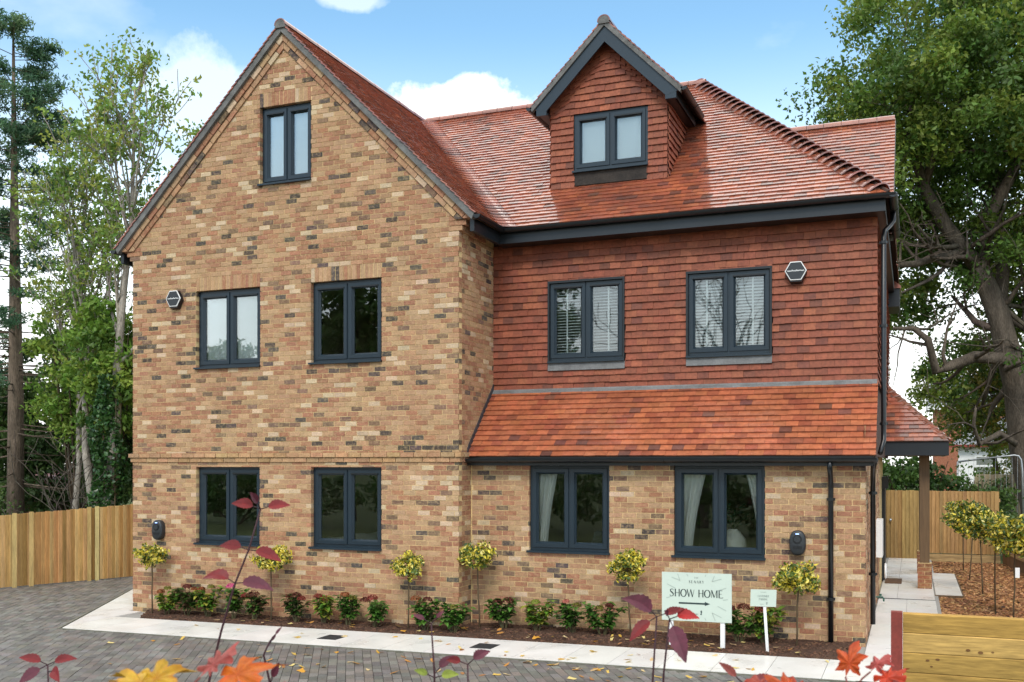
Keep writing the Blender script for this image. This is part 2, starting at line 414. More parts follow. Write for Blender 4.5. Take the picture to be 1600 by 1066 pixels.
# walls (mortar bed behind the bricks)
gp = [(TA, 1, 9.40 + TA * XM), (-TA, 1, 9.40 - TA * XM)]
mb = MB()
sheet(mb, FA, 0.01, W - 0.01, -0.15, 9.41, [grow(o, 0.006) for o in OPA.values()], -0.006, 0.28, gp)
FRT2 = FRT
sheet(mb, FRT, 0.01, 1.6, -0.15, 6.4, [], -0.006, 0.1)
sheet(mb, Fr((0, 9, 0), (0, -1, 0), (0, 0, 1), (-1, 0, 0)), 0, 8.99, -0.15, 6.4, [], -0.009, 0.1)
sheet(mb, Fr((W + 6, 9, 0), (-1, 0, 0), (0, 0, 1), (0, 1, 0)), 0.4, 12.0, -0.15, 6.3, [], 0, 0.1)
gable_wall = mb.build('gable_wall', M['mortar'], house)
mb = MB()
sheet(mb, FB, -0.1, XR - W - 0.01, -0.15, 2.66, [grow(o, 0.006) for o in OPB.values()], -0.006, 0.28)
sheet(mb, FS, 0.01, 8.5, -0.15, 3.0, [], -0.009, 0.1)
ground_wall = mb.build('ground_floor_wall', M['mortar'], house)

def bricks(part, fr, u0, u1, v0, v1, holes=(), planes=(), shift=0.0, hf=0.0, depth=0.1, cls='brick'):
    k0 = int(round(v0 / 0.075))
    for k in range(k0, int(round(v1 / 0.075))):
        c0, c1 = k * 0.075 + 0.005, k * 0.075 + 0.070
        off = shift + (0.10125 if k % 2 else 0.0) + (0.0337 if k % 5 == 3 else 0.0)
        i = int(math.floor((u0 - off) / 0.2025)) - 1
        while off + i * 0.2025 < u1:
            a = off + i * 0.2025; b = a + 0.1925; i += 1
            a += RND.uniform(-0.002, 0.002)
            a, b = max(a, u0), min(b, u1)
            if b - a < 0.02: continue
            col = brick_col(); h = hf + RND.uniform(-0.0025, 0.0035)
            for x0, x1, y0, y1 in minus((a, b, c0 + RND.uniform(-.001, .001), c1), holes):
                if x1 - x0 < 0.012 or y1 - y0 < 0.01: continue
                p = clip([(x0, y0), (x1, y0), (x1, y1), (x0, y1)], planes)
                if len(p) > 2 and area(p) > 0.0005: slab(cls, part, fr, p, h, h - depth, col)

rak = 0.26 * math.sqrt(1 + TA * TA)
ip = [(TA, 1, ZR - rak + TA * XM), (-TA, 1, ZR - rak - TA * XM)]
sold = []
for k in ('attic', 'f1', 'f2'):
    o = OPA[k]; sold.append((o[0] - 0.0, o[1] + 0.0, o[3], o[3] + 0.225))
strc = [(0, W, 2.52, 2.67)]
bricks(gable_wall, FA, 0.0, W, 0.0, 9.3, list(OPA.values()) + sold + strc, ip)
for a, b, c, d in sold:                    # soldier arches
    n = int(round((b - a) / 0.0755)); st = (b - a) / n
    for i in range(n):
        slab('brick', gable_wall, FA, [(a + i * st + .005, c + .004), (a + (i + 1) * st - .005, c + .004), (a + (i + 1) * st - .005, d - .006), (a + i * st + .005, d - .006)],
             RND.uniform(-.004, .004), -0.1, brick_col())
# string course
for (z0, z1, pr_) in ((2.525, 2.59, 0.025), (2.60, 2.665, 0.05)):
    i = 0; u = -pr_
    while u < W + pr_ - 0.01:
        e = min(u + (0.215 if u > 0 else 0.33 - (z0 > 2.55) * 0.11), W + pr_)
        slab('brick', gable_wall, FA, [(u, z0), (e, z0), (e, z1), (u, z1)], pr_ + RND.uniform(-.002, .002), -0.08, jit((0.40, 0.235, 0.125), 0.2)); u = e + 0.01
    u = 0.11
    while u < 0.42:
        e = min(u + 0.215, 0.43); slab('brick', gable_wall, FRT, [(u, z0), (e, z0), (e, z1), (u, z1)], pr_, -0.05, brick_col()); u = e + 0.01
# return wall of the gable wing
bricks(gable_wall, FRT, 0.112, 1.33, 0.0, 5.925, [(0.43, 1.4, 0, 2.5)] + [(0, 2, 2.52, 2.67)], shift=0.112)
# corbelled kneelers under the eaves
for k, out in enumerate((0.055, 0.115, 0.18)):
    z0 = 5.925 + 0.075 * k
    for s in (0, 1):
        a, b = (W - 0.16, W + out) if s else (-out, 0.16)
        slab('brick', gable_wall, FA, [(a, z0 + .005), (b, z0 + .005), (b, z0 + .07), (a, z0 + .07)], 0.006, -0.11, brick_col())
    bricks(gable_wall, FRT, 0.112, 0.95, z0, z0 + 0.075, shift=0.112 * k, hf=min(out, 0.03))
# two corbelled brick bands that follow the rake
for s in (1, -1):
    ca = math.atan(TA); fr = Fr((XM, 0, ZR), (s * math.cos(ca), 0, -math.sin(ca)), (-s * math.sin(ca), 0, -math.cos(ca)), (0, -1, 0))
    for band, (v0, v1, pr_) in enumerate(((0.085, 0.170, 0.05), (0.178, 0.256, 0.026))):
        u = 0.05 + band * 0.1; 
        while u < 4.75:
            e = u + 0.215; poly = [(u, v0), (e, v0), (e, v1), (u, v1)] if s > 0 else [(u, v1), (e, v1), (e, v0), (u, v0)]
            # stay on this side of the apex and above the kneeler
            poly = clip(poly, [(-math.cos(ca), math.sin(ca), -0.003), (math.sin(ca), math.cos(ca), ZR - 6.09 - 0.0)])
            if len(poly) > 2 and area(poly) > 0.001: slab('brick', gable_wall, fr, poly, pr_ + RND.uniform(-.003, .003), -0.05, brick_col())
            u = e + 0.01
# ground floor of the recessed half, and its side wall
bricks(ground_wall, FB, 0.012, XR - W, 0.0, 2.625, list(OPB.values()))
bricks(ground_wall, FS, 0.112, 6.0, 0.0, 2.7, shift=0.112)

# ---- tile hanging
def tiles(cls, part, fr, u0, u1, v0, v1, gauge, width, planes=(), holes=(), colf=wtile_col, lo=0.038, hi=0.014, thick=0.013, skip=None, bend=None, shift=0.0, over=0.02):
    rows = int(math.ceil((v1 - v0) / gauge - 1e-6))
    for r in range(rows):
        b0 = v0 + r * gauge; t0 = min(b0 + gauge + over, v1 + over)
        off = u0 - width + shift + (width / 2 if r % 2 else 0) + RND.uniform(-0.004, 0.004)
        i = 0
        while off + i * width < u1:
            a = off + i * width + 0.0012; b = off + (i + 1) * width - 0.0012; i += 1
            a, b = max(a, u0), min(b, u1)
            if b - a < 0.02: continue
            if skip and skip((a + b) / 2, b0 + gauge / 2): continue
            q_ = 0.6 if cls == 'roof_tile' else 1.0; dv = RND.uniform(-0.004, 0.004) * q_; dl = RND.uniform(-0.003, 0.004) * q_; tw = RND.uniform(-0.003, 0.003) * q_; col = colf()
            for x0, x1, y0, y1 in minus((a, b, b0 + dv, t0), holes):
                if x1 - x0 < 0.012 or y1 - y0 < 0.02: continue
                p = [(x0, y0), (x1, y0), (x1, y1), (x0, y1)]
                if bend: p = [bend(x, y) for x, y in p]
                p = clip(p, planes)
                if len(p) < 3 or area(p) < 0.0006: continue
                yb = y0 if not bend else min(q[1] for q in p)
                def hf(u, v, yb=yb, x0=a, x1=b): return lo + dl - (lo - hi) * (v - yb) / gauge + tw * ((u - x0) / (x1 - x0 + 1e-6) - 0.5) * 2
                n = len(p)
                f = [fr.p(u, v, hf(u, v)) for u, v in p]; k = [fr.p(u, v, hf(u, v) - thick) for u, v in p]
                fs = [tuple(range(n))] + [(q, n + q, n + (q + 1) % n, (q + 1) % n) for q in range(n)] + [tuple(range(2 * n - 1, n - 1, -1))]
                add_piece(cls, part, f + k, fs, col, f)

mb = MB()
sheet(mb, FC, 0, XT - 0.03 - W, 3.3, 6.05, [grow(o, 0.004) for o in OPC.values()], 0.0, 0.25)
sheet(mb, FCS, 0, 8.0, 2.6, 6.3, [], 0.0, 0.1)
tile_wall = mb.build('tile_hung_wall', M['underlay'], house)
apron = [(o[0], o[1], o[2] - 0.125, o[2]) for o in OPC.values()]
tiles('wall_tile', tile_wall, FC, 0.0, XT - W, 3.64, 5.92, 0.107, 0.167, holes=list(OPC.values()) + apron)
tiles('wall_tile', tile_wall, FCS, 0.0, 8.0, 3.64, 5.92, 0.107, 0.167, shift=0.05)

# ---- roofs
def plane_part(name, polys, mat_=None):
    m = MB()
    for p in polys: m.add(p, [tuple(range(len(p)))])
    return m.build(name, mat_ or M['underlay'], house)
GX0, GX1 = XM - 3.3325, XM + 3.3325
gable_roof = plane_part('gable_roof', [
    [(GX1, -0.08, ZE), (GX1, YE, ZE), (XM, YR, ZR), (XM, -0.08, ZR)],
    [(GX0, -0.08, ZE), (XM, -0.08, ZR), (XM, YR + 0.2, ZR), (XM, 8.75, ZR), (GX0, 8.75, ZE)]])
main_roof = plane_part('main_roof', [
    [(GX1, YE, ZE), (XE, YE, ZE), (XH, YR, ZR), (XM, YR, ZR)],
    [(XE, YE, ZE), (XE, 8.75, ZE), (XH, YR, ZR)],
    [(XE, 8.75, ZE), (GX0, 8.75, ZE), (XM, YR, ZR), (XH, YR, ZR)]])
SA, SB = math.sin(math.atan(TA)), math.sin(math.atan(TB)); CA, CB = math.cos(math.atan(TA)), math.cos(math.atan(TB))
ROWS = 44; DZ = (ZR - ZE) / ROWS
FGR = Fr((GX1, 0, ZE), (0, 1, 0), (-CA, 0, SA), (SA, 0, CA))
FGL = Fr((GX0, 0, ZE), (0, -1, 0), (CA, 0, SA), (-SA, 0, CA))
FMF = Fr((GX1, YE, ZE), (1, 0, 0), (0, CB, SB), (0, -SB, CB))
LA, LB = (ZR - ZE) / SA, (ZR - ZE) / SB
VW = 0.27
# gable right slope: keep clear of the valley: y <= YE + z/TB - VW
tiles('roof_tile', gable_roof, FGR, -0.12, YR, 0, LA - 0.02, DZ / SA, 0.167, planes=[(1, -SA / TB, YE - VW)], colf=rtile_col, lo=0.036, hi=0.020, thick=0.018)
tiles('roof_tile', gable_roof, FGL, -6.0, 0.12, 0, LA - 0.02, DZ / SA, 0.167, colf=rtile_col, lo=0.036, hi=0.020, thick=0.018)
# main front slope between valley and hip; dormer stands in it
DX0, DX1, DY, DZR = 6.865, 8.76, 1.85, 9.40; DXM = (DX0 + DX1) / 2
def in_dormer(u, v):
    x = GX1 + u; y = YE + v * CB
    return DX0 + 0.06 < x < DX1 - 0.06 and y > DY + 0.06 and y < YE + (min(8.2 + (1.2 - abs(x - DXM)), 9.4) - ZE) / TB
tiles('roof_tile', main_roof, FMF, 0 - 3.4, XE - GX1, 0, LB - 0.02, DZ / SB, 0.167,
      planes=[(-1, -SB / TA, -VW), (XH - XE and 1, (XE - XH) / LB, XE - GX1 - 0.06)], colf=rtile_col, lo=0.036, hi=0.020, thick=0.018, skip=in_dormer)
# right hip end
sl_len = math.hypot(XE - XH, ZR - ZE); FHE = Fr((XE, YE, ZE), (0, 1, 0), (-(XE - XH), 0, ZR - ZE), ((ZR - ZE), 0, (XE - XH)))
tiles('roof_tile', main_roof, FHE, 0, 7.8, 0, sl_len, sl_len / ROWS, 0.167,
      planes=[(-1, (YR - YE) / sl_len, 0), (1, (8.75 - YR) / sl_len, 7.8)], colf=rtile_col, lo=0.036, hi=0.020, thick=0.018, skip=lambda u, v: 2.6 < u < 7.7 and v > (abs(u - 5.15) * 0.4))

def arc_tile(cls, part, pl, pc, pr2, ql, qc, qr, lift, col, thick=0.015, seg=7):
    """curved tile: lower edge runs pl-pc-pr2 (quadratic), upper edge ql-qc-qr"""
    lo_, up_ = [], []
    for i in range(seg + 1):
        t = i / seg; b0, b1_, b2_ = (1 - t) ** 2, 2 * t * (1 - t), t * t
        lo_.append(pl * b0 + pc * b1_ + pr2 * b2_ + Vector((0, 0, lift))); up_.append(ql * b0 + qc * b1_ + qr * b2_ + Vector((0, 0, 0.014)))
    d = Vector((0, 0, -thick))
    top = lo_ + up_; m = seg + 1
    vs = top + [v + d for v in lo_] + [v + d for v in up_]
    fs = [(i, i + 1, m + i + 1, m + i) for i in range(seg)] + [(2 * m + i, 2 * m + i + 1, i + 1, i) for i in range(seg)]
    fs += [(0, m, 3 * m, 2 * m), (seg, 2 * m + seg, 3 * m + seg, m + seg)] + [(3 * m + i, 3 * m + i + 1, 2 * m + i + 1, 2 * m + i) for i in range(seg)]
    add_piece(cls, part, vs, fs, col, [lo_[0], lo_[-1], up_[-1], up_[0]])
def valley_pt(z): return Vector((XM + (ZR - z) / TA, YE + (z - ZE) / TB, z))
for k in range(ROWS):
    z0 = ZE + k * DZ; z1 = z0 + DZ * 1.25
    a, b = valley_pt(z0), valley_pt(z1); vw = VW + 0.02
    arc_tile('valley_tile', main_roof, a + Vector((0, -vw, 0)), a, a + Vector((vw, 0, 0)), b + Vector((0, -vw, 0)), b, b + Vector((vw, 0, 0)), 0.04, rtile_col())
def hip_pt(z): 
    t = (z - ZE) / (ZR - ZE); return Vector((XE + (XH - XE) * t, YE + (YR - YE) * t, z))
HR = 34
for k in range(HR):
    z0 = ZE + 0.01 + (ZR - ZE) * k / HR; z1 = z0 + (ZR - ZE) / HR * 1.18
    a, b = hip_pt(z0), hip_pt(min(z1, ZR + 0.03))
    e1, e2 = Vector((-0.27, 0.0, 0.0)), Vector((0, 0.26, 0.0))
    up = Vector((0, 0, 0.22)); up2 = Vector((0, 0, 0.10))
    arc_tile('hip_tile', main_roof, a + e1, a + up, a + e2, b + e1 * 0.92, b + up2, b + e2 * 0.92, 0.060, jit((0.24, 0.075, 0.045), 0.2), thick=0.022)
# a mortar bed under the bonnets
mb = MB(); mb.tube([hip_pt(ZE + 0.03), hip_pt(ZR)], 0.03, 6); mb.build('hip_mortar', M['underlay'], main_roof)

def ridge(part, p0, p1, r=0.105, seglen=0.32, col=(0.27, 0.085, 0.05)):
    p0, p1 = Vector(p0), Vector(p1); d = (p1 - p0); n = max(1, int(round(d.length / seglen))); d.normalize()
    side = d.cross(Vector((0, 0, 1))).normalized(); up = side.cross(d)
    for i in range(n):
        a = p0 + (p1 - p0) * (i / n); b = p0 + (p1 - p0) * ((i + 1) / n) - d * 0.008
        vs = []; K = 9; rr = r + RND.uniform(-.003, .003)
        for q, r_ in ((a, rr), (b, rr), (a, rr - 0.018), (b, rr - 0.018)):
            for k in range(K):
                t = math.pi * (-0.02 + 1.04 * k / (K - 1)); vs.append(q + side * (math.cos(t) * r_) + up * (math.sin(t) * r_ * 0.92))
        fs = [(k, k + 1, K + k + 1, K + k) for k in range(K - 1)] + [(2 * K + k + 1, 2 * K + k, 3 * K + k, 3 * K + k + 1) for k in range(K - 1)]
        fs += [(2 * K + k, 2 * K + k + 1, k + 1, k) for k in range(K - 1)] + [(K + k, K + k + 1, 3 * K + k + 1, 3 * K + k) for k in range(K - 1)]
        fs += [(0, K, 3 * K, 2 * K), (K - 1, 3 * K - 1, 4 * K - 1, 2 * K - 1)]
        add_piece('ridge_tile', part, vs, fs, jit(col, 0.15), [vs[2], vs[K + 2], vs[K + 6], vs[6]])
ridge(gable_roof, (XM, -0.13, ZR - 0.02), (XM, YR + 0.1, ZR - 0.02))
ridge(main_roof, (XM + 0.1, YR, ZR - 0.02), (XH + 0.08, YR, ZR - 0.02))
# grey mortared verge along the front gable, and its end cap at the ridge
mb = MB()
for s in (1, -1):
    fr = Fr((XM, 0, ZR), (s * CA, 0, -SA), (-s * SA, 0, -CA), (0, -1, 0))
    L_ = LA - 0.02
    q = [(0.0, -0.012), (L_, -0.012), (L_ + 0.03, 0.085), (0.085 * SA / CA, 0.085)]
    mb.prism([fr.p(u, v, 0.10) for u, v in q], [fr.p(u, v, -0.03) for u, v in q])
mb.build('verge_mortar', M['undercloak'], gable_roof)
mb = MB()
c_ = [(XM + 0.088 * math.cos(math.pi * k / 8), -0.127, ZR - 0.02 + 0.082 * math.sin(math.pi * k / 8)) for k in range(9)] + [(XM - 0.1, -0.127, ZR - 0.07), (XM + 0.1, -0.127, ZR - 0.07)]
mb.prism(c_, [(x, y + 0.09, z) for x, y, z in c_]); mb.build('ridge_end', M['undercloak'], gable_roof)

# side gable on the right (only its front slope and verge show over the hip)
SY, SZ = 6.1, 8.75; s45 = math.sqrt(0.5)
side_roof = plane_part('side_gable_roof', [[(8.9, SY, SZ), (11.95, SY, SZ), (11.95, SY - 2.65, SZ - 2.65), (11.0, SY - 2.65, SZ - 2.65)],
                                           [(8.9, SY, SZ), (11.95, SY, SZ), (11.95, SY + 2.65, SZ - 2.65), (11.0, SY + 2.65, SZ - 2.65)]])
FSG = Fr((8.9, SY - 2.65, SZ - 2.65), (1, 0, 0), (0, s45, s45), (0, -s45, s45))
hipx = lambda: None
tiles('roof_tile', side_roof, FSG, 0, 3.08, 0, 2.65 / s45 - 0.02, 0.108, 0.167, colf=rtile_col, lo=0.036, hi=0.020, thick=0.018,
      planes=[(-1, -0.36, -1.15)])
ridge(side_roof, (9.2, SY, SZ - 0.02), (11.98, SY, SZ - 0.02))
mb = MB()
mb.prism([(11.99, SY, SZ - 0.01), (11.99, SY - 2.65, SZ - 2.66), (11.99, SY - 2.60, SZ - 2.74), (11.99, SY, SZ - 0.12)],
         [(11.93, SY, SZ - 0.01), (11.93, SY - 2.65, SZ - 2.66), (11.93, SY - 2.60, SZ - 2.74), (11.93, SY, SZ - 0.12)])
mb.build('verge_mortar', M['roof_tile'] if False else M['undercloak'], side_roof)
mb = MB(); mb.add([(11.80, SY, SZ - 0.1), (11.80, SY - 2.5, SZ - 2.62), (11.80, SY + 2.5, SZ - 2.62)], [(0, 1, 2)]); mb.build('side_gable_face', M['underlay'], side_roof)

# ---- fascias, soffits, gutters, pipes
mb = MB()
mb.box(GX1 - 0.08, 11.93, 0.985, 1.02, 5.905, 6.09)                 # main fascia
mb.box(11.895, 11.93, 1.02, 8.6, 5.905, 6.09)                       # side fascia
mb.build('fascia', M['fascia'], house)
mb = MB(); mb.box(W + 0.19, 11.895, 1.02, 1.33, 5.905, 5.925); mb.box(XT + 0.0, 11.895, 1.33, 8.6, 5.905, 5.925); mb.build('soffit', M['gutter'], house)
mb = MB(); mb.box(W + 0.185, GX1 - 0.045, -0.012, 0.985, 5.90, 6.085); mb.build('eaves_box', M['fascia'], house)
mb = MB(); mb.box(GX0 + 0.05, -0.185, -0.012, 4.0, 5.90, 6.085); mb.build('eaves_box', M['fascia'], house)

def gutter(p0, p1, r=0.058, name='gutter', parent=None, clips=0.9):
    p0, p1 = Vector(p0), Vector(p1); d = (p1 - p0).normalized(); side = d.cross(Vector((0, 0, 1))).normalized(); up = Vector((0, 0, 1))
    K = 9; m = MB(); vs = []
    for q, r_ in ((p0, r), (p1, r), (p0, r - 0.006), (p1, r - 0.006)):
        for k in range(K):
            t = math.pi * (1 + k / (K - 1)); vs.append(q + side * (math.cos(t) * r_) + up * (math.sin(t) * r_))
    fs = [(k, k + 1, K + k + 1, K + k) for k in range(K - 1)] + [(2 * K + k + 1, 2 * K + k, 3 * K + k, 3 * K + k + 1) for k in range(K - 1)]
    fs += [(0, K, 3 * K, 2 * K), (K - 1, 3 * K - 1, 4 * K - 1, 2 * K - 1), tuple(range(K)), tuple(range(2 * K - 1, K - 1, -1))]
    m.add(vs, fs)
    L_ = (p1 - p0).length; n = int(L_ / clips)
    o = m.build(name, M['gutter'], parent or house)
    for i in range(n):
        c = p0 + d * (L_ * (i + 0.6) / max(n, 1)); b = MB(); ring = []
        for w_, r_ in ((-0.02, r + 0.006), (0.02, r + 0.006)):
            for k in range(K):
                t = math.pi * (1 + k / (K - 1)); ring.append(c + d * w_ + side * (math.cos(t) * r_) + up * (math.sin(t) * r_))
        b.add(ring, [(k, k + 1, K + k + 1, K + k) for k in range(K - 1)] + [tuple(range(K)), tuple(range(2 * K - 1, K - 1, -1))])
        b.build('gutter_bracket', M['gutter'], o)
    return o
gutter((GX1 - 0.02, 0.915, 6.115), (XE + 0.06, 0.915, 6.115))
gutter((GX1 + 0.035, -0.11, 6.115), (GX1 + 0.035, 0.95, 6.115), clips=2)
gutter((GX0 - 0.035, 4.0, 6.115), (GX0 - 0.035, -0.11, 6.115), clips=2)
gutter((XE + 0.03, 0.87, 6.11), (XE + 0.03, 3.55, 6.11), clips=0.9)
lean_g = gutter((W - 0.02, 0.215, 2.575), (XT + 0.03, 0.215, 2.575), r=0.062, clips=1.0)
mb = MB(); mb.box(W + 0.01, XT - 0.02, 0.275, 0.30, 2.47, 2.60); mb.box(W + 0.01, XT - 0.02, 0.30, 0.445, 2.475, 2.49); mb.build('fascia', M['gutter'], house)

def pipe(pts, r=0.035, clips=()):
    m = MB(); m.tube(pts, r, 12); o = m.build('downpipe', M['gutter'], house, smooth=True)
    for (x, y, z) in clips:
        b = MB(); b.tube([(x, y, z - 0.02), (x, y, z + 0.02)], r + 0.011, 12); b.box(x - 0.055, x + 0.055, y + 0.01, y + 0.03, z - 0.018, z + 0.018); b.build('pipe_bracket', M['gutter'], o)
pipe([(11.27, 0.225, 2.54), (11.27, 0.225, 2.44), (11.272, 0.28, 2.36), (11.272, 0.375, 2.27), (11.272, 0.385, 2.15), (11.272, 0.385, 0.05)], 0.034,
     [(11.272, 0.385, 2.03), (11.272, 0.385, 0.72)])
pipe([(XE + 0.02, 1.75, 6.06), (XE + 0.02, 1.75, 5.93), (11.97, 1.7, 5.85), (11.905, 1.42, 5.72), (11.90, 1.33, 5.62), (11.90, 1.33, 2.95), (11.90, 1.32, 2.82), (11.86, 1.1, 2.64)], 0.034,
     [(11.90, 1.33, 5.55), (11.90, 1.33, 4.4), (11.90, 1.33, 3.05)])
pipe([(11.83, 0.24, 2.56), (11.80, 0.36, 2.46), (11.775, 0.9, 2.35), (11.77, 1.05, 2.2), (11.77, 1.05, 0.32)], 0.034, [(11.77, 1.05, 1.0), (11.77, 1.05, 2.1)])

# ---- lean-to roof over the ground floor
lt0, lt1 = (0.275, 2.585), (1.30, 3.62)
sl = math.hypot(lt1[0] - lt0[0], lt1[1] - lt0[1]); cl_, sl_ = (lt1[0] - lt0[0]) / sl, (lt1[1] - lt0[1]) / sl
lean_roof = plane_part('lean_to_roof', [[(W, lt0[0], lt0[1]), (XT - 0.02, lt0[0], lt0[1]), (XT - 0.02, lt1[0], lt1[1]), (W, lt1[0], lt1[1])],
                                        [(XT - 0.03, 0.36, 2.60), (XT - 0.03, 1.33, 2.60), (XT - 0.03, 1.33, 3.55)]])
FLT = Fr((W, lt0[0], lt0[1]), (1, 0, 0), (0, cl_, sl_), (0, -sl_, cl_))
tiles('roof_tile', lean_roof, FLT, 0.0, XT - W + 0.01, 0, sl - 0.02, sl / 13, 0.167, colf=lambda: jit((0.39, 0.12, 0.055), 0.14) if RND.random() < 0.72 else rtile_col(), lo=0.045, hi=0.022, thick=0.020)
tiles('wall_tile', lean_roof, Fr((XT - 0.035, 0.36, 0), (0, 1, 0), (0, 0, 1), (1, 0, 0)), 0, 0.95, 2.62, 3.62, 0.107, 0.167, planes=[(-sl_ / cl_, 1, lt0[1] + (0.36 - lt0[0]) * sl_ / cl_ - 0.02)], lo=0.03)
mb = MB()
mb.add([(W, 1.285, 3.665), (XT, 1.285, 3.665), (XT, 1.275, 3.645), (W, 1.275, 3.645), (W, 1.235, 3.612), (XT, 1.235, 3.612), (XT, 1.23, 3.60), (W, 1.23, 3.60)],
       [(0, 1, 2, 3), (3, 2, 5, 4), (4, 5, 6, 7)]); mb.build('lead_flashing', M['lead'], lean_roof)
# stepped lead flashing up the gable return
mb = MB(); n = 13
for i in range(n):
    y0 = lt0[0] + (lt1[0] - lt0[0]) * i / n; y1 = lt0[0] + (lt1[0] - lt0[0]) * (i + 1) / n; z0 = lt0[1] + (lt1[1] - lt0[1]) * i / n; z1 = lt0[1] + (lt1[1] - lt0[1]) * (i + 1) / n
    p = [(y0, z0), (y1, z1), (y1, z1 + 0.15), (y0 + 0.01, z0 + 0.15)]
    mb.prism([(W + 0.012, a, b) for a, b in p], [(W + 0.004, a, b) for a, b in p])
mb.build('stepped_flashing', M['lead_dark'], lean_roof)

# ---- dormer
droof_t = 1.0
FDF = Fr((0, DY, 0), (1, 0, 0), (0, 0, 1), (0, -1, 0))
DWIN = (7.245, 8.457, 7.135, 8.066)
mb = MB()
dpl = [(1, 1, DZR - 0.05 + DXM), (-1, 1, DZR - 0.05 - DXM)]
sheet(mb, FDF, DX0, DX1, 6.75, DZR, [grow(DWIN, 0.004)], 0.0, 0.2, dpl)
for x in (DX0, DX1):
    mb.add([(x, DY, 6.8), (x, DY, 8.35), (x, 3.7, 8.35)], [(0, 1, 2)])
dormer = mb.build('dormer', M['underlay'], house)
def dbend(u, v):
    half = max(DZR - 0.12 - v, 0.0)
    return (u, v - 0.55 * max(0.0, abs(u - DXM) - max(half - 0.36, 0.0)) if v > 8.0 else v)
tiles('wall_tile', dormer, FDF, DX0, DX1, 6.90, 8.06, 0.107, 0.167, holes=[DWIN, (7.26, 8.44, 6.8, 7.2)])
tiles('wall_tile', dormer, FDF, DX0 - 0.02, DX1 + 0.02, 8.06, 9.75, 0.107, 0.167, holes=[(DWIN[0], DWIN[1], 7, DWIN[3])], bend=dbend, planes=[(1, 1, DZR - 0.1 + DXM), (-1, 1, DZR - 0.1 - DXM), (0, -1, -8.04)])
for s, x in ((1, DX1), (-1, DX0)):
    fr = Fr((x, DY, 0), (0, s, 0), (0, 0, 1), (s, 0, 0))
    # cheek clipped by the main roof plane: z >= ZE + (y-YE)*TB
    tiles('wall_tile', dormer, fr, 0 if s > 0 else -1.8, 1.8 if s > 0 else 0, 6.85, 8.3, 0.107, 0.167, planes=[(s * TB, -1, -(ZE + (DY - YE) * TB) - 0.02)])
mb = MB(); mb.box(7.25, 8.45, DY - 0.02, DY + 0.02, 6.93, 7.14); mb.build('lead_apron', M['apron_dark'], dormer)
dormer_roof = plane_part('dormer_roof', [[(DXM, 1.64, DZR), (DXM + 1.23, 1.64, DZR - 1.23), (DXM + 1.23, YE + (DZR - 1.23 - ZE) / TB, DZR - 1.23), (DXM, YE + (DZR - ZE) / TB, DZR)],
                                         [(DXM, 1.64, DZR), (DXM - 1.23, 1.64, DZR - 1.23), (DXM - 1.23, YE + (DZR - 1.23 - ZE) / TB, DZR - 1.23), (DXM, YE + (DZR - ZE) / TB, DZR)]])
for s in (1, -1):
    fr = Fr((DXM + s * 1.23, 0, DZR - 1.23), (0, s, 0), (-s * s45, 0, s45), (s * s45, 0, s45))
    z0 = DZR - 1.23
    if s > 0: pl = [(1, -s45 / TB, YE + (z0 - ZE) / TB)]; u0, u1 = 1.60, 5.0
    else: pl = [(-1, -s45 / TB, YE + (z0 - ZE) / TB)]; u0, u1 = -5.0, -1.60
    tiles('roof_tile', dormer_roof, fr, u0, u1, 0, 1.23 / s45 - 0.02, 0.107, 0.167, planes=pl, colf=rtile_col, lo=0.036, hi=0.020, thick=0.018)
ridge(dormer_roof, (DXM, 1.58, DZR - 0.02), (DXM, 4.75, DZR - 0.02))
mb = MB()
c_ = [(DXM + 0.088 * math.cos(math.pi * k / 8), 1.583, DZR - 0.02 + 0.082 * math.sin(math.pi * k / 8)) for k in range(9)] + [(DXM - 0.09, 1.583, DZR - 0.06), (DXM + 0.09, 1.583, DZR - 0.06)]
mb.prism(c_, [(x, y + 0.08, z) for x, y, z in c_])
for s in (1, -1):
    fr = Fr((DXM, 1.66, DZR), (s * s45, 0, -s45), (-s * s45, 0, -s45), (0, -1, 0))
    q = [(0, -0.01), (1.73, -0.01), (1.75, 0.06), (0.06, 0.06)]
    mb.prism([fr.p(u, v, 0.06) for u, v in q], [fr.p(u, v, -0.02) for u, v in q])
mb.build('verge_mortar', M['undercloak'], dormer_roof)
for s in (1, -1):
    fr = Fr((DXM, 1.66, DZR), (s * s45, 0, -s45), (-s * s45, 0, -s45), (0, -1, 0)); m = MB()
    q = [(0.06, 0.06), (1.70, 0.06), (1.60, 0.23), (0.23, 0.23)]
    m.prism([fr.p(u, v, 0.03) for u, v in q], [fr.p(u, v, 0.0) for u, v in q])
    xa, xb = sorted((DXM + s * 1.13, DXM + s * 0.96)); m.box(xa, xb, 1.632, 1.68, 8.05, 8.26)
    m.build('bargeboard', M['frame'], dormer_roof)
    m = MB(); xa, xb = sorted((DXM + s * 1.12, DXM + s * 0.95)); m.box(xa, xb, 1.68, 3.05, 8.06, 8.10); xa, xb = sorted((DXM + s * 1.13, DXM + s * 1.10)); m.box(xa, xb, 1.68, 3.1, 8.06, 8.19)
    m.build('dormer_fascia', M['gutter'], dormer_roof)
    x = DXM + s * 1.25; gutter((x, 1.6, 8.19), (x, 3.0, 8.19), r=0.05, parent=house, clips=0.7)

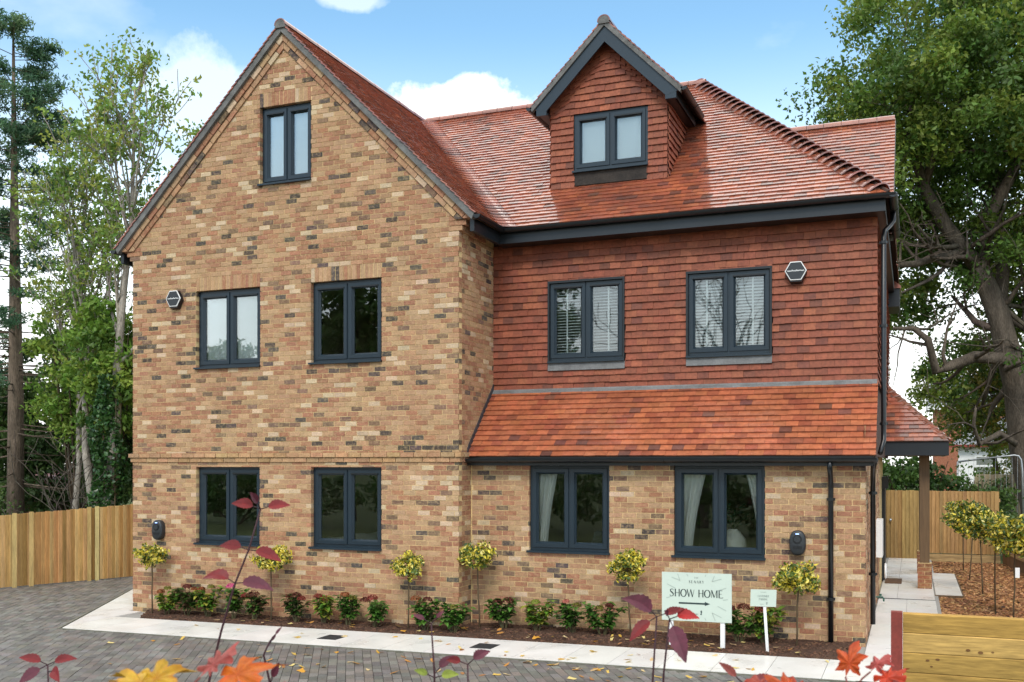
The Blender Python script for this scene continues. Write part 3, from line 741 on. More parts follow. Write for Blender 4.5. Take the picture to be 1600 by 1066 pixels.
# ---- porch on the right side
PX, PY, PZ = 12.92, 6.6, 2.90; PR = PX - 11.79
porch_roof = plane_part('porch_roof', [[(11.79, PY, PZ), (PX, PY, PZ), (11.79, PY + PR, PZ + PR)], [(PX, PY, PZ), (PX, 10.6, PZ), (11.79, 10.6, PZ + PR), (11.79, PY + PR, PZ + PR)]])
fr = Fr((11.79, PY, PZ), (1, 0, 0), (0, s45, s45), (0, -s45, s45))
tiles('roof_tile', porch_roof, fr, 0, PR, 0, PR / s45, 0.112, 0.167, planes=[(1, s45, PR - 0.03)], colf=rtile_col, lo=0.036, hi=0.020, thick=0.018)
fr = Fr((PX, PY, PZ), (0, 1, 0), (-s45, 0, s45), (s45, 0, s45))
tiles('roof_tile', porch_roof, fr, 0, 4.0, 0, PR / s45, 0.112, 0.167, planes=[(-1, s45, -0.03)], colf=rtile_col, lo=0.036, hi=0.020, thick=0.018)
for k in range(12):
    t0, t1 = k / 12, (k + 1.2) / 12
    a = Vector((PX - PR * t0, PY + PR * t0, PZ + PR * t0)); b = Vector((PX - PR * t1, PY + PR * t1, PZ + PR * t1))
    e1, e2 = Vector((-0.17, 0, 0)), Vector((0, 0.17, 0))
    arc_tile('hip_tile', porch_roof, a + e1, a + Vector((0, 0, 0.12)), a + e2, b + e1 * 0.9, b + Vector((0, 0, 0.06)), b + e2 * 0.9, 0.034, jit((0.22, 0.07, 0.04), 0.25), thick=0.028)
mb = MB(); mb.box(11.72, PX - 0.03, PY + 0.03, PY + 0.06, 2.65, 2.925); mb.box(PX - 0.06, PX - 0.03, PY + 0.06, 10.6, 2.65, 2.925); mb.build('porch_fascia', M['fascia'], porch_roof)
mb = MB(); mb.box(11.72, PX - 0.06, PY + 0.06, 10.6, 2.66, 2.68); mb.build('porch_soffit', M['oak_post'], porch_roof)
for py in (7.13, 9.95):
    m = MB(); m.box(12.40, 12.57, py, py + 0.17, 0.62, 2.66); m.build('porch_post', M['oak_post'], house)
    pier = MB(); pier.box(12.365, 12.605, py - 0.035, py + 0.205, 0.0, 0.62); pier = pier.build('porch_pier', M['mortar'], house)
    for k in range(1, 8):
        for a, b in (((12.36, 12.48), (12.49, 12.61)) if k % 2 else ((12.36, 12.575), (12.585, 12.61))):
            slab('brick', pier, Fr((0, py - 0.04, 0), (1, 0, 0), (0, 0, 1), (0, -1, 0)), [(a, k * .075 + .02), (b, k * .075 + .02), (b, k * .075 + .085), (a, k * .075 + .085)], 0.002, -0.05, jit((0.27, 0.11, 0.06), 0.2))
# small tiled hood further back on the side wall
hood = MB(); hood.prism([(11.79, 7.9, 6.25), (12.06, 7.9, 6.02), (12.06, 7.9, 5.98), (11.79, 7.9, 5.98)], [(11.79, 9.0, 6.25), (12.06, 9.0, 6.02), (12.06, 9.0, 5.98), (11.79, 9.0, 5.98)], (0.25, 0.07, 0.04))
hood = hood.build('side_hood', M['roof_tile'], house)
m = MB(); m.box(11.79, 12.03, 7.93, 8.97, 5.62, 5.98); m.build('hood_box', M['fascia'], hood)

# ---- windows
def ring(mb, fr, loops):
    pts = []
    for (a, b, c, d), h in loops: pts += [fr.p(a, c, h), fr.p(b, c, h), fr.p(b, d, h), fr.p(a, d, h)]
    fs = []
    for k in range(len(loops) - 1):
        for i in range(4): fs.append((k * 4 + i, k * 4 + (i + 1) % 4, (k + 1) * 4 + (i + 1) % 4, (k + 1) * 4 + i))
    mb.add(pts, fs)
def inset(r, e): return (r[0] + e, r[1] - e, r[2] + e, r[3] - e)
def window(fr, o, back, sill=0.05, name='window', vents=True, sill_h=0.035, overs=0.02):
    r = (o[0] + 0.004, o[1] - 0.004, o[2] + (sill_h if sill else 0.004), o[3] - 0.004)
    m = MB()
    ring(m, fr, [(r, -back - 0.07), (r, -back), (inset(r, 0.05), -back), (inset(r, 0.05), -back - 0.07)])
    mu = (r[0] + r[1]) / 2
    fr.boxuv(m, mu - 0.035, mu + 0.035, r[2] + 0.05, r[3] - 0.05, -back - 0.07, -back - 0.0005)
    w = m.build(name, M['frame'], house)
    for a, b in ((r[0] + 0.036, mu - 0.012), (mu + 0.012, r[1] - 0.036)):
        s = (a, b, r[2] + 0.036, r[3] - 0.036); m = MB()
        ring(m, fr, [(s, -back - 0.001), (inset(s, 0.004), -back + 0.016), (inset(s, 0.058), -back + 0.016), (inset(s, 0.064), -back + 0.006), (inset(s, 0.084), -back - 0.022), (inset(s, 0.084), -back - 0.06)])
        m.build('sash', M['frame'], w)
        g = inset(s, 0.082); m = MB(); fr.boxuv(m, g[0], g[1], g[2], g[3], -back - 0.034, -back - 0.028); m.build('pane', M['glass'], w)
        if vents:
            m = MB(); fr.boxuv(m, a + 0.05, b - 0.05, s[3] - 0.074, s[3] - 0.052, -back + 0.010, -back + 0.032); m.build('trickle_vent', M['gutter'], w)
    if sill:
        m = MB(); q = [(-back, o[2] + sill_h), (sill, o[2] + sill_h - 0.012), (sill, o[2] - 0.004), (-back, o[2] - 0.004)]
        m.prism([fr.p(o[0] - overs, v, h) for h, v in q], [fr.p(o[1] + overs * 0.4, v, h) for h, v in q]); m.build('sill', M['frame'], w)
    return w
for k in ('attic', 'f1', 'f2', 'g1', 'g2'): window(FA, OPA[k], 0.075)
for o in OPB.values(): window(FB, o, 0.045, vents=False, overs=0.03)
for o in OPC.values():
    window(FC, o, -0.005, sill=0.075, overs=0.0)
    m = MB(); FC.boxuv(m, o[0], o[1], o[3] - 0.035, o[3] + 0.0, 0.0, 0.06); FC.boxuv(m, o[0], o[0] + 0.03, o[2], o[3] - 0.035, 0.0, 0.055); FC.boxuv(m, o[1] - 0.03, o[1], o[2], o[3] - 0.035, 0, 0.055); m.build('window_trim', M['gutter'], house)
    m = MB(); m.prism([FC.p(u, v, h) for u, v, h in ((o[0], o[2] - 0.12, 0.05), (o[1], o[2] - 0.12, 0.05), (o[1], o[2], 0.035), (o[0], o[2], 0.035))],
                      [FC.p(u, v, h) for u, v, h in ((o[0], o[2] - 0.12, 0.02), (o[1], o[2] - 0.12, 0.02), (o[1], o[2], 0.02), (o[0], o[2], 0.02))]); m.build('lead_apron', M['lead'], house)
window(FDF, DWIN, 0.0, sill=0.07, overs=0.015)

# rooms behind the glass
def room(x0, x1, y0, y1, z0, z1, m_='plaster'):
    m = MB(); v = [(x0, y0, z0), (x1, y0, z0), (x1, y1, z0), (x0, y1, z0), (x0, y0, z1), (x1, y0, z1), (x1, y1, z1), (x0, y1, z1)]
    m.add(v, [(0, 1, 2, 3), (7, 6, 5, 4), (1, 2, 6, 5), (2, 3, 7, 6), (3, 0, 4, 7)]); m.build('room_interior', M[m_], house)
room(0.3, 3.0, 0.32, 4.0, 0.3, 2.50, 'plaster_warm'); room(3.05, 5.75, 0.32, 4.0, 0.3, 2.50, 'plaster_warm')
room(0.3, 3.0, 0.32, 3.6, 2.9, 5.5); room(3.05, 5.75, 0.32, 3.6, 2.9, 5.5, 'plaster_warm')
room(2.1, 4.0, 0.32, 2.6, 6.4, 8.3)
room(6.3, 8.7, 0.78, 4.4, 0.3, 2.52, 'plaster_warm'); room(8.75, 11.4, 0.78, 4.4, 0.3, 2.52, 'plaster_warm')
room(6.3, 8.7, 1.62, 4.6, 3.75, 5.6); room(8.75, 11.4, 1.62, 4.6, 3.75, 5.6)
room(6.95, 8.68, 2.1, 3.6, 7.6, 8.4)

# front door, meter box and wall lamp on the side wall
m = MB(); m.box(11.69, 11.75, 8.3, 9.3, 0.15, 2.2); m.build('side_door', M['fascia'], house)
m = MB(); m.box(11.70, 11.80, 4.55, 5.10, 0.92, 1.55); mbx = m.build('meter_box', M['white_pvc'], house)
m = MB(); m.box(11.70, 11.82, 7.98, 8.08, 2.0, 2.24); lamp = m.build('wall_lamp', M['black_plastic'], house)
PLURAL.update(brick='brick_field', roof_tile='roof_tile_field', wall_tile='wall_tile_field', paver='paver_field')
flush()
# ------------------------------------------------------------------ ground, drive, paths, beds
def gsheet(name, poly_fn, mat_, z_off, x0, x1, y0, y1, step):
    m = MB(); nx = int((x1 - x0) / step); ny = int((y1 - y0) / step)
    vs = [(x0 + (x1 - x0) * i / nx, y0 + (y1 - y0) * j / ny, gz(x0 + (x1 - x0) * i / nx) + z_off + (poly_fn(x0 + (x1 - x0) * i / nx, y0 + (y1 - y0) * j / ny) if poly_fn else 0)) for j in range(ny + 1) for i in range(nx + 1)]
    m.add(vs, [(j * (nx + 1) + i, j * (nx + 1) + i + 1, (j + 1) * (nx + 1) + i + 1, (j + 1) * (nx + 1) + i) for j in range(ny) for i in range(nx)])
    return m
g = MB()
xs = [-600, -60, -5, 0, 2.5, 5, 7.5, 10, 12.5, 20, 60, 600]; ys = [-600, -60, -20, 0, 20, 60, 900]
g.add([(x, y, gz(x) - 0.14) for y in ys for x in xs], [(j * len(xs) + i, j * len(xs) + i + 1, (j + 1) * len(xs) + i + 1, (j + 1) * len(xs) + i) for j in range(len(ys) - 1) for i in range(len(xs) - 1)])
ground = g.build('ground', M['grass']); tag(ground, 'grassy ground stretching away beyond the fences', 'ground', kind='structure')

def paver_sheet_mat():
    m = bpy.data.materials.new('drive_base'); m.use_nodes = True; nt = m.node_tree; n = nt.nodes; l = nt.links; b = n['Principled BSDF']
    t = n.new('ShaderNodeTexCoord'); mp = n.new('ShaderNodeMapping'); mp.inputs['Rotation'].default_value = (0, 0, rad(-(90 + 31))); l.new(t.outputs['Object'], mp.inputs[0])
    br = n.new('ShaderNodeTexBrick'); l.new(mp.outputs[0], br.inputs['Vector']); br.inputs['Scale'].default_value = 1.0
    br.inputs['Brick Width'].default_value = 0.21; br.inputs['Row Height'].default_value = 0.105; br.inputs['Mortar Size'].default_value = 0.006
    br.inputs['Color1'].default_value = (0.12, 0.115, 0.108, 1); br.inputs['Color2'].default_value = (0.16, 0.152, 0.142, 1); br.inputs['Mortar'].default_value = (0.03, 0.03, 0.03, 1)
    l.new(br.outputs['Color'], b.inputs['Base Color']); b.inputs['Roughness'].default_value = 0.6
    return m
m = MB(); nx = [(-30), -5, 0, 2.5, 5, 7.5, 10, 12.5, 12.64]; ny = [-9.2, -4, 0, 16]
m.add([(x, y, gz(x) - 0.022) for y in ny for x in nx], [(j * len(nx) + i, j * len(nx) + i + 1, (j + 1) * len(nx) + i + 1, (j + 1) * len(nx) + i) for j in range(3) for i in range(8)])
drive = m.build('driveway', paver_sheet_mat()); tag(drive, 'grey block paved driveway in front of the house', 'driveway', kind='structure')

# path: diagonal edge on the left, strip along the front, return along the right side
DA, DB = Vector((0.33, -1.85)), Vector((-2.01, 2.16)); dd = (DB - DA).normalized(); dn = Vector((-dd.y, dd.x))   # dn points left, away from the house
def left_of_diag(x, y): return (Vector((x, y)) - DA).dot(dn)
FENCE0, FENCE1 = Vector((-4.665, 1.427)), Vector((-3.70, 4.00)); fd = (FENCE1 - FENCE0).normalized(); fnrm = Vector((fd.y, -fd.x))   # towards the house
GFR = Fr((0, 0, 0), (1, 0, 0), (0, 1, 0), (0, 0, 1))
a31 = rad(31); pu = Vector((-math.sin(a31), math.cos(a31))); pv = Vector((math.cos(a31), math.sin(a31)))
RP = random.Random(5)
for j in range(-140, 160):
    for i in range(-90, 110):
        u = i * 0.21 + (0.105 if j % 2 else 0); v = j * 0.105; c = pu * (u + 0.105) + pv * (v + 0.0525)
        if not (-9 < c.x < 13.0 and -8 < c.y < 12): continue
        q = proj((c.x, c.y, 0))
        if q is None or not (-200 < q[0] < 1650 and q[1] < 1170): continue
        ld = left_of_diag(c.x, c.y)
        if c.y > -1.86 and ld < 0.0: continue
        if c.x > 0 and c.y > -1.0: continue
        if (Vector((c.x, c.y)) - FENCE0).dot(fnrm) < 0.02: continue
        if c.x > 12.15 and c.y > -4.9: 
            if c.y > -1.9: continue
        poly = [pu * a + pv * b for a, b in ((u + .003, v + .003), (u + .207, v + .003), (u + .207, v + .102), (u + .003, v + .102))]
        poly = [(p.x, p.y) for p in poly]
        poly = poly[::-1] if (poly[1][0] - poly[0][0]) * (poly[2][1] - poly[0][1]) - (poly[1][1] - poly[0][1]) * (poly[2][0] - poly[0][0]) < 0 else poly
        if ld < 0.15 and ld > -0.15 and c.y > -1.9: poly = clip(poly, [(-dn.x, -dn.y, -(dn.x * DA.x + dn.y * DA.y) - 0.012)])
        elif c.y > -2.1: poly = clip(poly, [(0, 1, -1.872)]) if c.x > 0.33 else poly
        if len(poly) < 3: continue
        base = RP.choice(((0.145, 0.138, 0.128), (0.175, 0.168, 0.156), (0.12, 0.114, 0.106), (0.165, 0.148, 0.132)))
        col = jit(base, 0.14, RP); hz_ = gz(c.x) + RP.uniform(-.003, .003); tx, ty = RP.uniform(-.01, .01), RP.uniform(-.01, .01)
        slab('paver', drive, GFR, poly, (lambda x, y, hz_=hz_, tx=tx, ty=ty, c=c: hz_ + tx * (x - c.x) + ty * (y - c.y)), gz(c.x) - 0.02, col)

m = MB()
def flat(poly, z): m.add([(x, y, gz(x) + z) for x, y in poly], [tuple(range(len(poly)))])
flat([(0.33, -1.855), (3, -1.855), (3, 0.0), (0, 0), (-0.5, -0.4)], -0.006); flat([(-0.5, -0.4), (0, 0), (0, 5), (-3.6, 5)], -0.006)
for x in (3, 6, 9): flat([(x, -1.855), (x + 3, -1.855), (x + 3, -0.6), (x, -0.6)], -0.006)
flat([(11.6, -1.855), (12.70, -1.855), (12.70, 14), (11.6, 14)], -0.005)
path = m.build('path', mat('path_joint', (0.30, 0.29, 0.27), 0.9)); tag(path, 'pale slab path round the foot of the house', 'path', kind='structure')
def slab_col(): return jit((0.70, 0.685, 0.655), 0.035)
def lay(poly, z=0.018, cls='slab'):
    if len(poly) < 3 or area(poly) < 0.004: return
    slab(cls, path, GFR, poly, (lambda x, y, z=z: gz(x) + z), -0.05, slab_col())
dpl_ = [(dn.x, dn.y, dn.x * DA.x + dn.y * DA.y - 0.012)]
x = 9.49 - 0.615 * 16
while x < 11.6:                                                     # front strip
    lay(clip([(x + .002, -1.85), (x + .611, -1.85), (x + .611, -0.70), (x + .002, -0.70)], dpl_)); x += 0.615
lay([(11.952 - .26, -1.85), (12.70, -1.85), (12.70, -1.24), (11.692, -1.24)]); lay([(11.692, -1.236), (12.70, -1.236), (12.70, -0.70), (11.692, -0.70)])
for jx in range(-5, 1):                                             # wedge left of the house
    for jy in range(-2, 9):
        x, y = jx * 0.615 - 0.35, jy * 0.615 - 0.08 - 0.615
        pl = dpl_ + ([(1, 0, 0.62), (-0, -1, 0.70)] if y < -0.1 else [(1, 0, -0.012), (0, -1, 0.70)])
        lay(clip([(x + .002, y), (x + .611, y), (x + .611, y + .611), (x + .002, y + .611)], pl))
# the little apron beside the bed's left end
y = -0.696
while y < 13.6:                                                     # right hand path
    xs_ = (11.715, 12.18, 12.64) if y < 5.4 else (11.715, 12.02, 12.635)
    for a, b in zip(xs_[:-1], xs_[1:]): lay([(a + .002, y + .002), (b - .002, y + .002), (b - .002, y + .611), (a + .002, y + .611)])
    y += 0.615
m2 = MB(); m2.box(12.66, 13.10, 6.25, 10.1, 0.06, 0.135); 
sidepad = m2.build('side_slab', M['slab'], None); tag(sidepad, 'single pale slab step with dark edge beside the bark bed', 'slab', kind='structure')
for v in range(len(m2.v)): pass
sidepad.data.attributes['col'].data.foreach_set('color', np.tile([0.7, 0.685, 0.655, 1], 8).astype('f'))
mm = MB(); mm.box(12.645, 13.13, 6.22, 6.248, 0.05, 0.13); mm.box(13.102, 13.13, 6.248, 10.1, 0.05, 0.13); mm.build('slab_edging', M['oak_post'], sidepad, world=False)
mm = MB(); mm.box(11.66, 12.64, 5.36, 5.385, 0.115, 0.142); mm.build('drain_channel', M['iron'], path)
# dark edging along the drive
mm = MB()
mm.prism([(DA.x - .02, DA.y - .03, -.03), (DB.x - .02, DB.y, -.03), (DB.x - .045, DB.y - .01, -.03), (DA.x - .06, DA.y - .035, -.03)], [(DA.x - .02, DA.y - .03, .016), (DB.x - .02, DB.y, .016), (DB.x - .045, DB.y - .01, .016), (DA.x - .06, DA.y - .035, .016)])
mm.prism([(0.30, -1.872, -.03), (12.7, -1.872, .09), (12.7, -1.852, .09), (0.33, -1.852, -.03)], [(0.30, -1.872, .014), (12.7, -1.872, .132), (12.7, -1.852, .132), (0.33, -1.852, .014)])
mm.build('path_edging', mat('edging', (0.16, 0.155, 0.12), 0.9, noise=[(8, 0.7, 1.3)]), path)
for (cx_, cy_) in ((4.72, -1.285), (7.02, -1.23)):                  # inspection covers
    mm = MB(); mm.box(cx_ - 0.15, cx_ + 0.15, cy_ - 0.17, cy_ + 0.17, gz(cx_), gz(cx_) + 0.023); c0 = mm.build('inspection_cover', M['iron'], path)
    mm = MB()
    for k in range(5): mm.box(cx_ - 0.13, cx_ + 0.13, cy_ - 0.14 + k * .062, cy_ - 0.115 + k * .062, gz(cx_) + 0.023, gz(cx_) + 0.026)
    mm.build('cover_ribs', M['iron'], c0)

# planting bed in front of the walls
def bedz(x, y): return 0.012 * math.sin(x * 5 + y * 9) + 0.010 * math.sin(x * 11.3 - y * 7) + 0.02
m = MB(); XS = [0.30 + 0.09 * i for i in range(126)]; NY = 14
def bed_y(x, t):
    back = 0.0 if x < W else 0.45
    front = -0.70 if x > 0.76 else -0.70 * max(0.0, (x - 0.30) / 0.46)
    return front + (back + 0.02 - front) * t
vs = [(x, bed_y(x, j / NY), gz(x) + bedz(x, j) * (0.3 if j == 0 else 1) - 0.004 + 0.03 * j / NY) for j in range(NY + 1) for x in XS]; n_ = len(XS)
m.add(vs, [(j * n_ + i, j * n_ + i + 1, (j + 1) * n_ + i + 1, (j + 1) * n_ + i) for j in range(NY) for i in range(n_ - 1)])
bed = m.build('flower_bed', M['soil'], smooth=True); tag(bed, 'dark mulched flower bed along the front walls', 'flower bed', kind='structure')

def chips(name, n, fx, palette, smin, smax, label, seed, parent=None):
    R = random.Random(seed); m = MB()
    for _ in range(n):
        x, y, z = fx(R); a = R.uniform(0, 6.28); L_ = R.uniform(smin, smax); w = L_ * R.uniform(0.25, 0.55); t = R.uniform(0.004, 0.010)
        ux, uy = math.cos(a) * L_ / 2, math.sin(a) * L_ / 2; vx, vy = -math.sin(a) * w / 2, math.cos(a) * w / 2; s1, s2 = R.uniform(-.35, .35) * L_, R.uniform(-.3, .3) * w
        top = [(x + i * ux + j * vx, y + i * uy + j * vy, z + t + i * s1 / 2 + j * s2 / 2) for i, j in ((-1, -1), (1, -.8), (.9, 1), (-1.0, .8))]
        bot = [(p[0], p[1], p[2] - t - 0.006) for p in top]
        m.add(top + bot, [(0, 1, 2, 3), (0, 4, 5, 1), (1, 5, 6, 2), (2, 6, 7, 3), (3, 7, 4, 0)], jit(R.choice(palette), 0.25, R))
    o = m.build(name, M['chips']); tag(o, label, 'mulch', kind='stuff'); return o
def bed_pt(R):
    x = R.uniform(0.45, 11.6); t = R.uniform(0.03, 0.98); j = t * NY; return x, bed_y(x, t), gz(x) + 0.012 + 0.03 * t
chips('bed_mulch', 9000, bed_pt, [(0.10, 0.052, 0.034), (0.14, 0.072, 0.045), (0.065, 0.036, 0.025), (0.17, 0.09, 0.055)], 0.02, 0.055, 'dark shredded bark mulch covering the flower bed', 3)

m = MB(); nx_, ny_ = 24, 60
vs = [(12.66 + 3.6 * i / nx_, -4.6 + 18.2 * j / ny_, 0.075 + 0.012 * math.sin(i * 2.1 + j * 1.7) + 0.01 * math.sin(i * 1.3 - j * 2.9)) for j in range(ny_ + 1) for i in range(nx_ + 1)]
m.add(vs, [(j * (nx_ + 1) + i, j * (nx_ + 1) + i + 1, (j + 1) * (nx_ + 1) + i + 1, (j + 1) * (nx_ + 1) + i) for j in range(ny_) for i in range(nx_)])
gbed = m.build('side_bed', M['soil'], smooth=True); tag(gbed, 'side garden bed under the bark chippings', 'flower bed', kind='structure')
def gb_pt(R):
    while True:
        x = R.uniform(12.68, 15.2); y = R.uniform(-1.0, 13.3)
        if x < 13.14 and 6.2 < y < 10.1: continue
        return x, y, 0.088
chips('bark_mulch', 11000, gb_pt, [(0.38, 0.19, 0.08), (0.27, 0.125, 0.055), (0.20, 0.09, 0.045), (0.46, 0.26, 0.12)], 0.05, 0.11, 'orange bark chippings round the lollipop trees on the right', 4)

# fallen leaves
def leaf_blank(n_lobes, R):
    pts = []; K = n_lobes * 2 + 1
    for k in range(K):
        a = -2.5 + 5.0 * k / (K - 1); r = (1.0 if k % 2 == 0 else 0.55) * (1.0 - 0.25 * abs(a) / 2.5) * R.uniform(0.85, 1.1); pts.append((math.cos(a) * r * 0.55, math.sin(a) * r * 0.5))
    pts.append((-0.45, 0.0))
    return pts
leaf_meshes = []
for s in range(8):
    R = random.Random(100 + s); P_ = leaf_blank(R.choice((2, 3, 3)), R); mm = MB()
    col = [(0.62, 0.37, 0.07), (0.70, 0.48, 0.12), (0.55, 0.26, 0.07), (0.72, 0.56, 0.30), (0.42, 0.20, 0.08), (0.66, 0.33, 0.05), (0.75, 0.60, 0.24), (0.60, 0.42, 0.22)][s]
    vs = [(0, 0, 0.05)] + [(x, y, 0.02 + 0.25 * R.uniform(0.0, 1) * (x * x + y * y)) for x, y in P_]
    mm.add(vs, [(0, i + 1, (i + 1) % len(P_) + 1) for i in range(len(P_))], col); leaf_meshes.append(mm)
def leaf_objs():
    out = []
    for mm in leaf_meshes:
        me = bpy.data.meshes.new('fallen_leaf'); me.from_pydata(mm.v, [], mm.f); ca = me.attributes.new('col', 'FLOAT_COLOR', 'POINT')
        ca.data.foreach_set('color', np.array([(*c, 1) for c in mm.c], 'f').ravel()); me.materials.append(M['petal']); out.append(me)
    return out
LM = leaf_objs(); RL = random.Random(21)
def drop(n, fpt, label, group, smin, smax):
    for _ in range(n):
        x, y, z = fpt(RL); o = bpy.data.objects.new('fallen_leaf', RL.choice(LM)); COL.objects.link(o)
        s = RL.uniform(smin, smax); o.location = (x, y, z); o.scale = (s, s * RL.uniform(0.6, 1), s); o.rotation_euler = (RL.uniform(-.35, .35), RL.uniform(-.35, .35), RL.uniform(0, 6.28)); tag(o, label, 'leaf', group)
def dr_pt(R):
    x = R.triangular(1.5, 12.0, 9.0); y = -1.95 - abs(R.gauss(0, 1.0)); return x, min(y, -1.95), gz(x) + 0.008
drop(95, dr_pt, 'curled yellow-brown leaf fallen on the grey block driveway', 'leaves on the driveway', 0.08, 0.16)
def pa_pt(R): x = R.triangular(1.2, 11.8, 9); return x, R.uniform(-1.8, -0.8), gz(x) + 0.022
drop(34, pa_pt, 'curled yellow-brown leaf fallen on the pale slab path', 'leaves on the path', 0.08, 0.15)
def be_pt(R): x = R.triangular(1.0, 11.6, 9.5); return x, bed_y(x, R.uniform(0.05, 0.6)), gz(x) + 0.05
drop(70, be_pt, 'curled yellow-brown leaf fallen on the dark flower bed mulch', 'leaves on the flower bed', 0.08, 0.15)

# ------------------------------------------------------------------ fences
def board_col(): 
    return jit(random.Random(RND.random()).choice(((0.52, 0.32, 0.135), (0.46, 0.27, 0.105), (0.60, 0.41, 0.195), (0.37, 0.21, 0.08), (0.55, 0.36, 0.165), (0.50, 0.31, 0.13))), 0.2)
def fence(name, p0, p1, h, label, bw=0.088, z0=0.0, boards='board', h1=None, colf=board_col, rails=True, gravel=0.0, cat='fence'):
    p0, p1 = Vector(p0), Vector(p1); L_ = (p1 - p0).length; ang = math.atan2(p1.y - p0.y, p1.x - p0.x)
    t = empty(name, (p0.x, p0.y, z0), label, cat, rz=ang); n = int(L_ / bw); h1 = h1 or h
    for i in range(n):
        x = i * bw; hh = h + (h1 - h) * i / n + RND.uniform(-.008, .008); y = RND.uniform(-.004, .004); c = colf(); mm = MB()
        a = [(x - 0.012, -0.032 + y, gravel + .02), (x + bw, -0.006 + y, gravel + .02), (x + bw, 0.004 + y, gravel + .02), (x - 0.012, 0.0 + y, gravel + .02)]
        mm.prism(a, [(q[0], q[1], hh) for q in a], c); mm.build(boards, M['timber'], t, world=False)
    if rails:
        for zz in (0.3, h * 0.85):
            mm = MB(); mm.box(0, L_, 0.005, 0.055, zz, zz + 0.08, (0.4, 0.25, 0.11)); mm.build('rail', M['timber_h'], t, world=False)
    if gravel:
        mm = MB(); mm.box(0, L_, -0.03, 0.02, -0.1, gravel, (0.42, 0.28, 0.13)); mm.build('gravel_board', M['timber_h'], t, world=False)
    return t
f0 = FENCE0 - fd * 5.0; f1 = FENCE0 + fd * 4.6
lf = fence('board_fence', f0, f1, 1.20, 'new golden timber board fence left of the brick gable', h1=1.70, z0=0.0)
for d_, c in ((1.42, (0.56, 0.42, 0.18)), (1.75, (0.56, 0.40, 0.17)), (3.12, (0.62, 0.52, 0.24)), (2.95, (0.50, 0.36, 0.15))):
    mm = MB(); mm.box(d_ + 3.8, d_ + 3.885, -0.05, -0.034, 0.0, 1.43 + d_ * 0.05, c); mm.build('cover_strip', M['timber'], lf, world=False)
greenish = lambda: jit((0.32, 0.205, 0.075), 0.16)
gate = fence('garden_gate', (11.60, 13.55), (12.52, 13.55), 1.72, 'closed timber board gate behind the porch post', z0=0.11, boards='gate_board', colf=greenish, cat='gate')
mm = MB(); mm.tube([(0.16, -0.05, 0.98), (0.16, -0.09, 0.98)], 0.03, 10); mm.build('gate_latch', M['steel'], gate, world=False, smooth=True)
mm = MB(); mm.box(0.92, 1.03, -0.03, 0.09, 0, 1.75, (0.2, 0.12, 0.05)); mm.build('gate_post', M['timber'], gate, world=False)
fence('board_fence', (12.64, 13.62), (14.25, 13.62), 1.72, 'timber board fence right of the gate behind the bark bed', z0=0.10, gravel=0.16, colf=lambda: jit((0.36, 0.21, 0.085), 0.16))
fence('board_fence', (15.35, 2.2), (14.28, 13.5), 0.85, 'low dark timber fence along the far right edge of the bark bed', z0=0.08, colf=lambda: jit((0.16, 0.085, 0.04), 0.2))
fence('board_fence', (13.9, 17.6), (17.6, 18.4), 1.9, 'weathered pale boundary fence hung with ivy below the oak', z0=0.3, colf=lambda: jit((0.36, 0.30, 0.19), 0.15))
# near low fence of horizontal boards with a red steel post
nf = empty('sleeper_fence', (12.11, -4.89, gz(12.1)), 'low near fence of knotty horizontal boards with red steel end post', 'fence')
mm = MB(); mm.box(0.0, 0.085, -0.05, 0.05, -0.2, 1.21); mm.build('steel_post', M['red_steel'], nf, world=False)
for k in range(8):
    mm = MB(); c = jit(((0.40, 0.235, 0.06), (0.50, 0.32, 0.10), (0.45, 0.275, 0.075))[k % 3], 0.08); z1 = 1.205 - k * 0.155 
    mm.prism([(0.088, -0.035, z1 - 0.150), (3.4, -0.035, z1 - 0.150), (3.4, -0.040, z1 - 0.008), (3.4, -0.03, z1), (0.088, -0.03, z1), (0.088, -0.040, z1 - 0.008)],
             [(0.088, 0.035, z1 - 0.150), (3.4, 0.035, z1 - 0.150), (3.4, 0.040, z1 - 0.008), (3.4, 0.03, z1), (0.088, 0.03, z1), (0.088, 0.040, z1 - 0.008)], c)
    o = mm.build('board', M['timber_h'], nf, world=False)
    R = random.Random(k + 40)
    for q in range(R.randint(2, 4)):
        kb = MB()
        x = R.uniform(0.12, 1.7); z = z1 - R.uniform(0.03, 0.12); r = R.uniform(0.004, 0.012)
        pts = [(x + r * 1.7 * math.cos(a), -0.0405, z + r * math.sin(a)) for a in [i * math.pi / 5 for i in range(10)]]
        kb.prism([(x_, -0.036, z_) for x_, y_, z_ in pts], pts, (0.17, 0.085, 0.03)); kb.build('knot', M['timber_h'], o, world=False)
# temporary site fence panel
hf_ = empty('site_fence_panel', (13.39, 9.62 + 6.2, 0.1), 'galvanised tubular site fence panel in front of the white house', 'fence panel')
mm = MB(); mm.tube([(0, 0, 2.45), (1.35, 0.1, 2.62), (1.46, 0.1, 2.60), (1.52, 0.1, 2.5), (1.55, 0.1, 2.2), (1.58, 0.1, 0)], 0.024, 8); mm.build('tube_frame', M['steel'], hf_, world=False, smooth=True)
mm = MB(); mm.tube([(0, 0, 2.45), (-0.02, 0, 0)], 0.024, 8); mm.tube([(0, 0, 0.25), (1.57, 0.1, 0.25)], 0.02, 8); mm.build('tube_leg', M['steel'], hf_, world=False, smooth=True)
mm = MB()
for k in range(1, 12): mm.tube([(k * 0.13, 0.01, 0.25), (k * 0.13, 0.01, 2.45 + k * 0.012)], 0.004, 4)
mm.build('mesh_wires', M['steel'], hf_, world=False)
